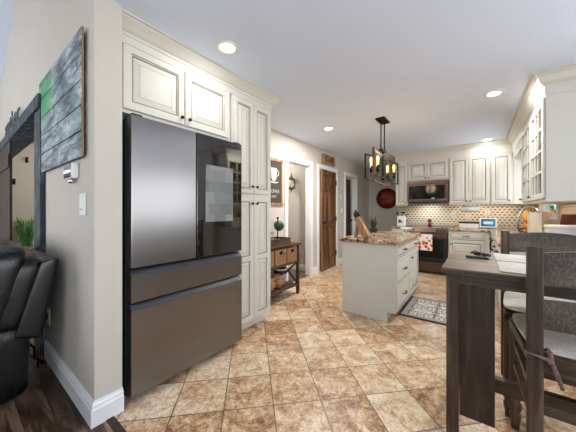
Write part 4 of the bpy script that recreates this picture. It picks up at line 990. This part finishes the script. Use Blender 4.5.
MB().box(.555, .815, 3.42, 3.66, Z0, 1.03, bev=.008).build('box_body', M['white'], k)
MB().box(.548, .817, 3.412, 3.668, 1.03, 1.062, bev=.008).build('lid', M['white'], k)
MB().prism([(.66, 3.74, Z0), (.66, 3.755, Z0), (.705, 3.83, 1.165), (.705, 3.815, 1.165)], (.11, 0, 0)).build('tray', plain('maroon_lacquer', '#3f1518', .3), label='dark red tray leaning behind the white box', cat='tray')
k = thing('potted_plant', 'small green plant in a clay pot on the window sill', 'plant', (.795, 4.74, 1.168))
MB().lathe([(.02, 0), (.028, .05), (.024, .05), (0, .04)], (.798, 4.74, 1.169), 16).build('pot', terra, k)
lf = MB()
for q in range(14): a = q*2.4; b0 = Vector((.798, 4.74, 1.21)); leaf(lf, b0, b0+Vector((.022*math.cos(a)-.02, .06*math.sin(a), .03+.06*random.random())), .02, 4, .01)
lf.build('leaves', plain('leaf_green', '#3f7a3c', .5, var=.3, vs=30), k)

# =====================================================================  RUG
def rugmat():
    t = NT('ornamental_rug'); g = t.xyz(t.co())
    ax = t.ma('ABSOLUTE', t.ma('SUBTRACT', t.ma('FRACT', t.ma('ADD', t.ma('DIVIDE', g[0], .26), 20.5)), .5)); ay = t.ma('ABSOLUTE', t.ma('SUBTRACT', t.ma('FRACT', t.ma('ADD', t.ma('DIVIDE', g[1], .26), 20.5)), .5))
    cv = t.n('ShaderNodeCombineXYZ', i_0=ax, i_1=ay, i_2=0.0).outputs[0]
    n = t.noise(7.0, cv, 2, .5, 1.2); m = t.ma('GREATER_THAN', t.ma('ABSOLUTE', t.ma('SUBTRACT', n, .5)), .05)
    c = t.mix(m, '#393431', '#e6dfd4')
    ex = t.ma('SUBTRACT', .35, t.ma('ABSOLUTE', g[0])); ey = t.ma('SUBTRACT', .385, t.ma('ABSOLUTE', g[1])); e = t.ma('MINIMUM', ex, ey)
    c = t.mix(t.ma('LESS_THAN', e, .075), c, '#a19d98'); c = t.mix(t.ma('LESS_THAN', e, .028), c, '#3c3a3b')
    t.bump(t.noise(300, None, 2), .4, .003); return t.fin(c, .95)
r = MB().box(-.735, -.035, 3.11, 3.88, .0005, .012, bev=.004).build('rug', rugmat(), label='small cream and charcoal patterned rug beside the island', cat='rug')

# =====================================================================  DINING TABLE AND CHAIRS
t = thing('dining_table', 'tall dark weathered wood dining table at the right', 'table', (.6, 1.82, 0))
TX0, TX1, TY0, TY1 = -.142, 1.75, 1.475, 2.165; TT = .92
MB().box(TX0, TX1, TY0, TY1, .893, TT, bev=.003).build('tabletop', M['tabtop'], t)
MB().box(TX0+.002, TX1-.002, TY0-.0015, TY0+.001, .895, .914).build('edge_band', M['tabx'], t)
for x, y in ((TX0+.018, TY0+.016), (TX0+.018, TY1-.07), (TX1-.07, TY0+.016), (TX1-.07, TY1-.07)):
    MB().box(x, x+.052, y, y+.055, 0, .892, bev=.003).build('leg', M['tabw'], t)
MB().box(TX0+.07, TX1-.07, TY0+.022, TY0+.042, .842, .892, bev=.001).box(TX0+.07, TX1-.07, TY1-.042, TY1-.022, .842, .892, bev=.001).box(TX0+.03, TX0+.05, TY0+.071, TY1-.07, .842, .892).build('apron', M['tabx'], t)
MB().box(TX0+.071, .068, TY0+.07, TY0+.085, .172, .842, bev=.001).build('side_panel', M['tabw'], t)
MB().box(TX0+.05, TX1-.05, 1.80, 1.845, .20, .275, bev=.003).build('stretcher', M['tabx'], t)

def make_chair(label):
    t = thing('dining_chair', label, 'chair', (0, 0, 0))
    pw = .047
    for sx in (-1, 1):
        MB().prism([(sx*.207-pw/2, -.022, 0), (sx*.207-pw/2, .022, 0), (sx*.207-pw/2, .022, 1.055), (sx*.207-pw/2, -.022, 1.06)], (pw, 0, 0), bev=.003).build('rear_post', M['tabw'], t, local=True)
        prof = [(.017, 0), (.017, .035), (.022, .05), (.024, .075), (.018, .095), (.026, .11), (.026, .135), (.019, .15), (.024, .17), (.025, .45), (.022, .60)]
        MB().lathe([(r*1.1, z) for r, z in prof], (sx*.222, .475, 0), 16).build('front_leg', M['tabw'], t, local=True)
    def rail(z0, z1, arch, name):
        n = 10; p = [(-.184+.368*i/n, 0, z0+arch*.5*math.sin(PI*i/n)) for i in range(n+1)]+[(.184-.368*i/n, 0, z1+arch*math.sin(PI*i/n)) for i in range(n+1)]
        MB().prism([(a, b-.009, c) for a, b, c in p], (0, .018, 0), bev=.002).build(name, M['scrib'], t, local=True)
    rail(.905, 1.035, .018, 'back_slat'); rail(.735, .85, .006, 'back_slat')
    mb = MB(); mb.prism([(-.205, .02, .565), (.205, .02, .565), (.25, .50, .565), (-.25, .50, .565)], (0, 0, .018), bev=.004)
    mb.prism([(-.19, -.012, .565), (.19, -.012, .565), (.19, .022, .565), (-.19, .022, .565)], (0, 0, .07), bev=.002)
    mb.prism([(-.215, .02, .555), (-.195, .02, .555), (-.225, .47, .555), (-.245, .47, .555)], (0, 0, .045), bev=.002).prism([(.195, .02, .555), (.215, .02, .555), (.245, .47, .555), (.225, .47, .555)], (0, 0, .045), bev=.002).box(-.235, .235, .470, .492, .555, .600, bev=.002)
    mb.build('seat', M['tabx'], t, local=True)
    MB().box(-.19, .19, -.012, .012, .40, .44, bev=.003).build('stretcher', M['tabx'], t, local=True)
    MB().box(-.205, .205, .465, .49, .32, .365, bev=.003).build('stretcher', M['tabx'], t, local=True)
    for sx in (-1, 1):
        mb = MB(); bar(mb, (sx*.207, .02, .48), (sx*.220, .465, .48), .026); mb.build('stretcher', M['tabx'], t, local=True)
        mb = MB(); bar(mb, (sx*.207, .01, .36), (sx*.220, .465, .36), .026); mb.build('stretcher', M['tabx'], t, local=True)
    return t
def copy_tree(o, parent=None):
    c = o.copy(); COL.objects.link(c); c.parent = parent
    for ch in list(o.children): copy_tree(ch, c)
    return c
def make_cushion(label):
    t = thing('seat_cushion', label, 'cushion', (0, 0, 0))
    b = bmesh.new(); bmesh.ops.create_cube(b, size=1); bmesh.ops.subdivide_edges(b, edges=b.edges[:], cuts=7, use_grid_fill=True)
    for v in b.verts:
        p = v.co*2; hw = .212+.040*(p.y+1)/2; q = Vector((p.x*hw, .262+p.y*.238, 0))
        # rounded corners
        e = max(abs(p.x), abs(p.y)); k_ = (abs(p.x)**6+abs(p.y)**6)**(1/6.); sc = e/k_ if k_ > 1e-5 else 1
        q = Vector((p.x*sc*hw, .262+p.y*sc*.238, 0)); th = .024*(1-.75*e**8)
        q.z = .622+p.z*(th if abs(p.z) > .99 else th)+(.004*math.sin(p.x*9)*math.sin(p.y*8) if p.z > .9 else 0)
        v.co = q
    mb = MB(); mb._merge(b, 0, True); sub(mb.build('cushion_pad', M['cushion'], t, local=True), 1)
    for sx in (-1, 1):
        MB().tube([(sx*.172, .05, .625), (sx*.170, .0, .650), (sx*.168, -.022, .648), (sx*.164, -.030, .615), (sx*.150, -.030, .575), (sx*.134, -.028, .52)], [.005, .005, .009, .008, .008, .006], 8).tube([(sx*.20, .045, .628), (sx*.240, .015, .630), (sx*.240, -.025, .630), (sx*.21, -.034, .629), (sx*.176, -.034, .622), (sx*.166, -.033, .612)], [.004, .004, .004, .004, .008, .009], 8).build('tie', M['tie'], t, local=True)
    return t
ch = make_chair('dark wooden ladder-back chair nearest the camera with its back to us')
ch.location = (.392, 1.405, 0)
c2 = copy_tree(ch); c2['label'] = 'dark wooden ladder-back chair on the far side of the table, facing us'
c2.location = (.372, 2.44, 0); c2.rotation_euler = (0, 0, PI)
for c in (ch, c2): c['group'] = 'ladder-back chairs at the tall table'
cu = make_cushion('pale oatmeal seat cushion tied to the nearest chair'); cu.location = ch.location.copy(); cu.location.z = .0
cu2 = copy_tree(cu); cu2['label'] = 'pale oatmeal seat cushion on the chair across the table'; cu2.location = c2.location.copy(); cu2.rotation_euler = (0, 0, PI)
for c in (cu, cu2): c['group'] = 'cushions on the tall chairs'; c.location.z = .008

# on the table
for i, (y0, y1, lb) in enumerate(((1.515, 1.815, 'white woven placemat on the near half of the table'), (1.845, 2.13, 'white woven placemat on the far half of the table'))):
    MB().box(.085, .545, y0, y1, TT+.0005, TT+.0045, bev=.0015).build('placemat', M['mat'], label=lb, cat='placemat', group='placemats on the tall table')
k = thing('sunglasses', 'folded black sunglasses lying near the corner of the table', 'sunglasses', (0, 1.9, TT))
z = TT+.001
mb = MB().box(-.055, .055, 1.855, 1.872, z, z+.014, bev=.003); mb.build('temple_arm', M['blackp'], k)
mb = MB(); mb.box(-.035, .06, 1.93, 1.94, z+.014, z+.03, bev=.004, mtx=Matrix.Translation((0, 1.93, 0)) @ Matrix.Rotation(-.5, 4, 'Z') @ Matrix.Translation((0, -1.93, 0)))
mb.tube([(-.03, 1.99, z+.012), (-.01, 1.95, z+.03), (.03, 1.90, z+.02), (.045, 1.865, z+.014)], .006, 8)
mb.build('frame_front', M['blackp'], k)
mb = MB().sph((0.005, 1.925, z+.02), .026, sz=.5).sph((.045, 1.90, z+.018), .024, sz=.5); mb.build('lens', M['glassb'], k)
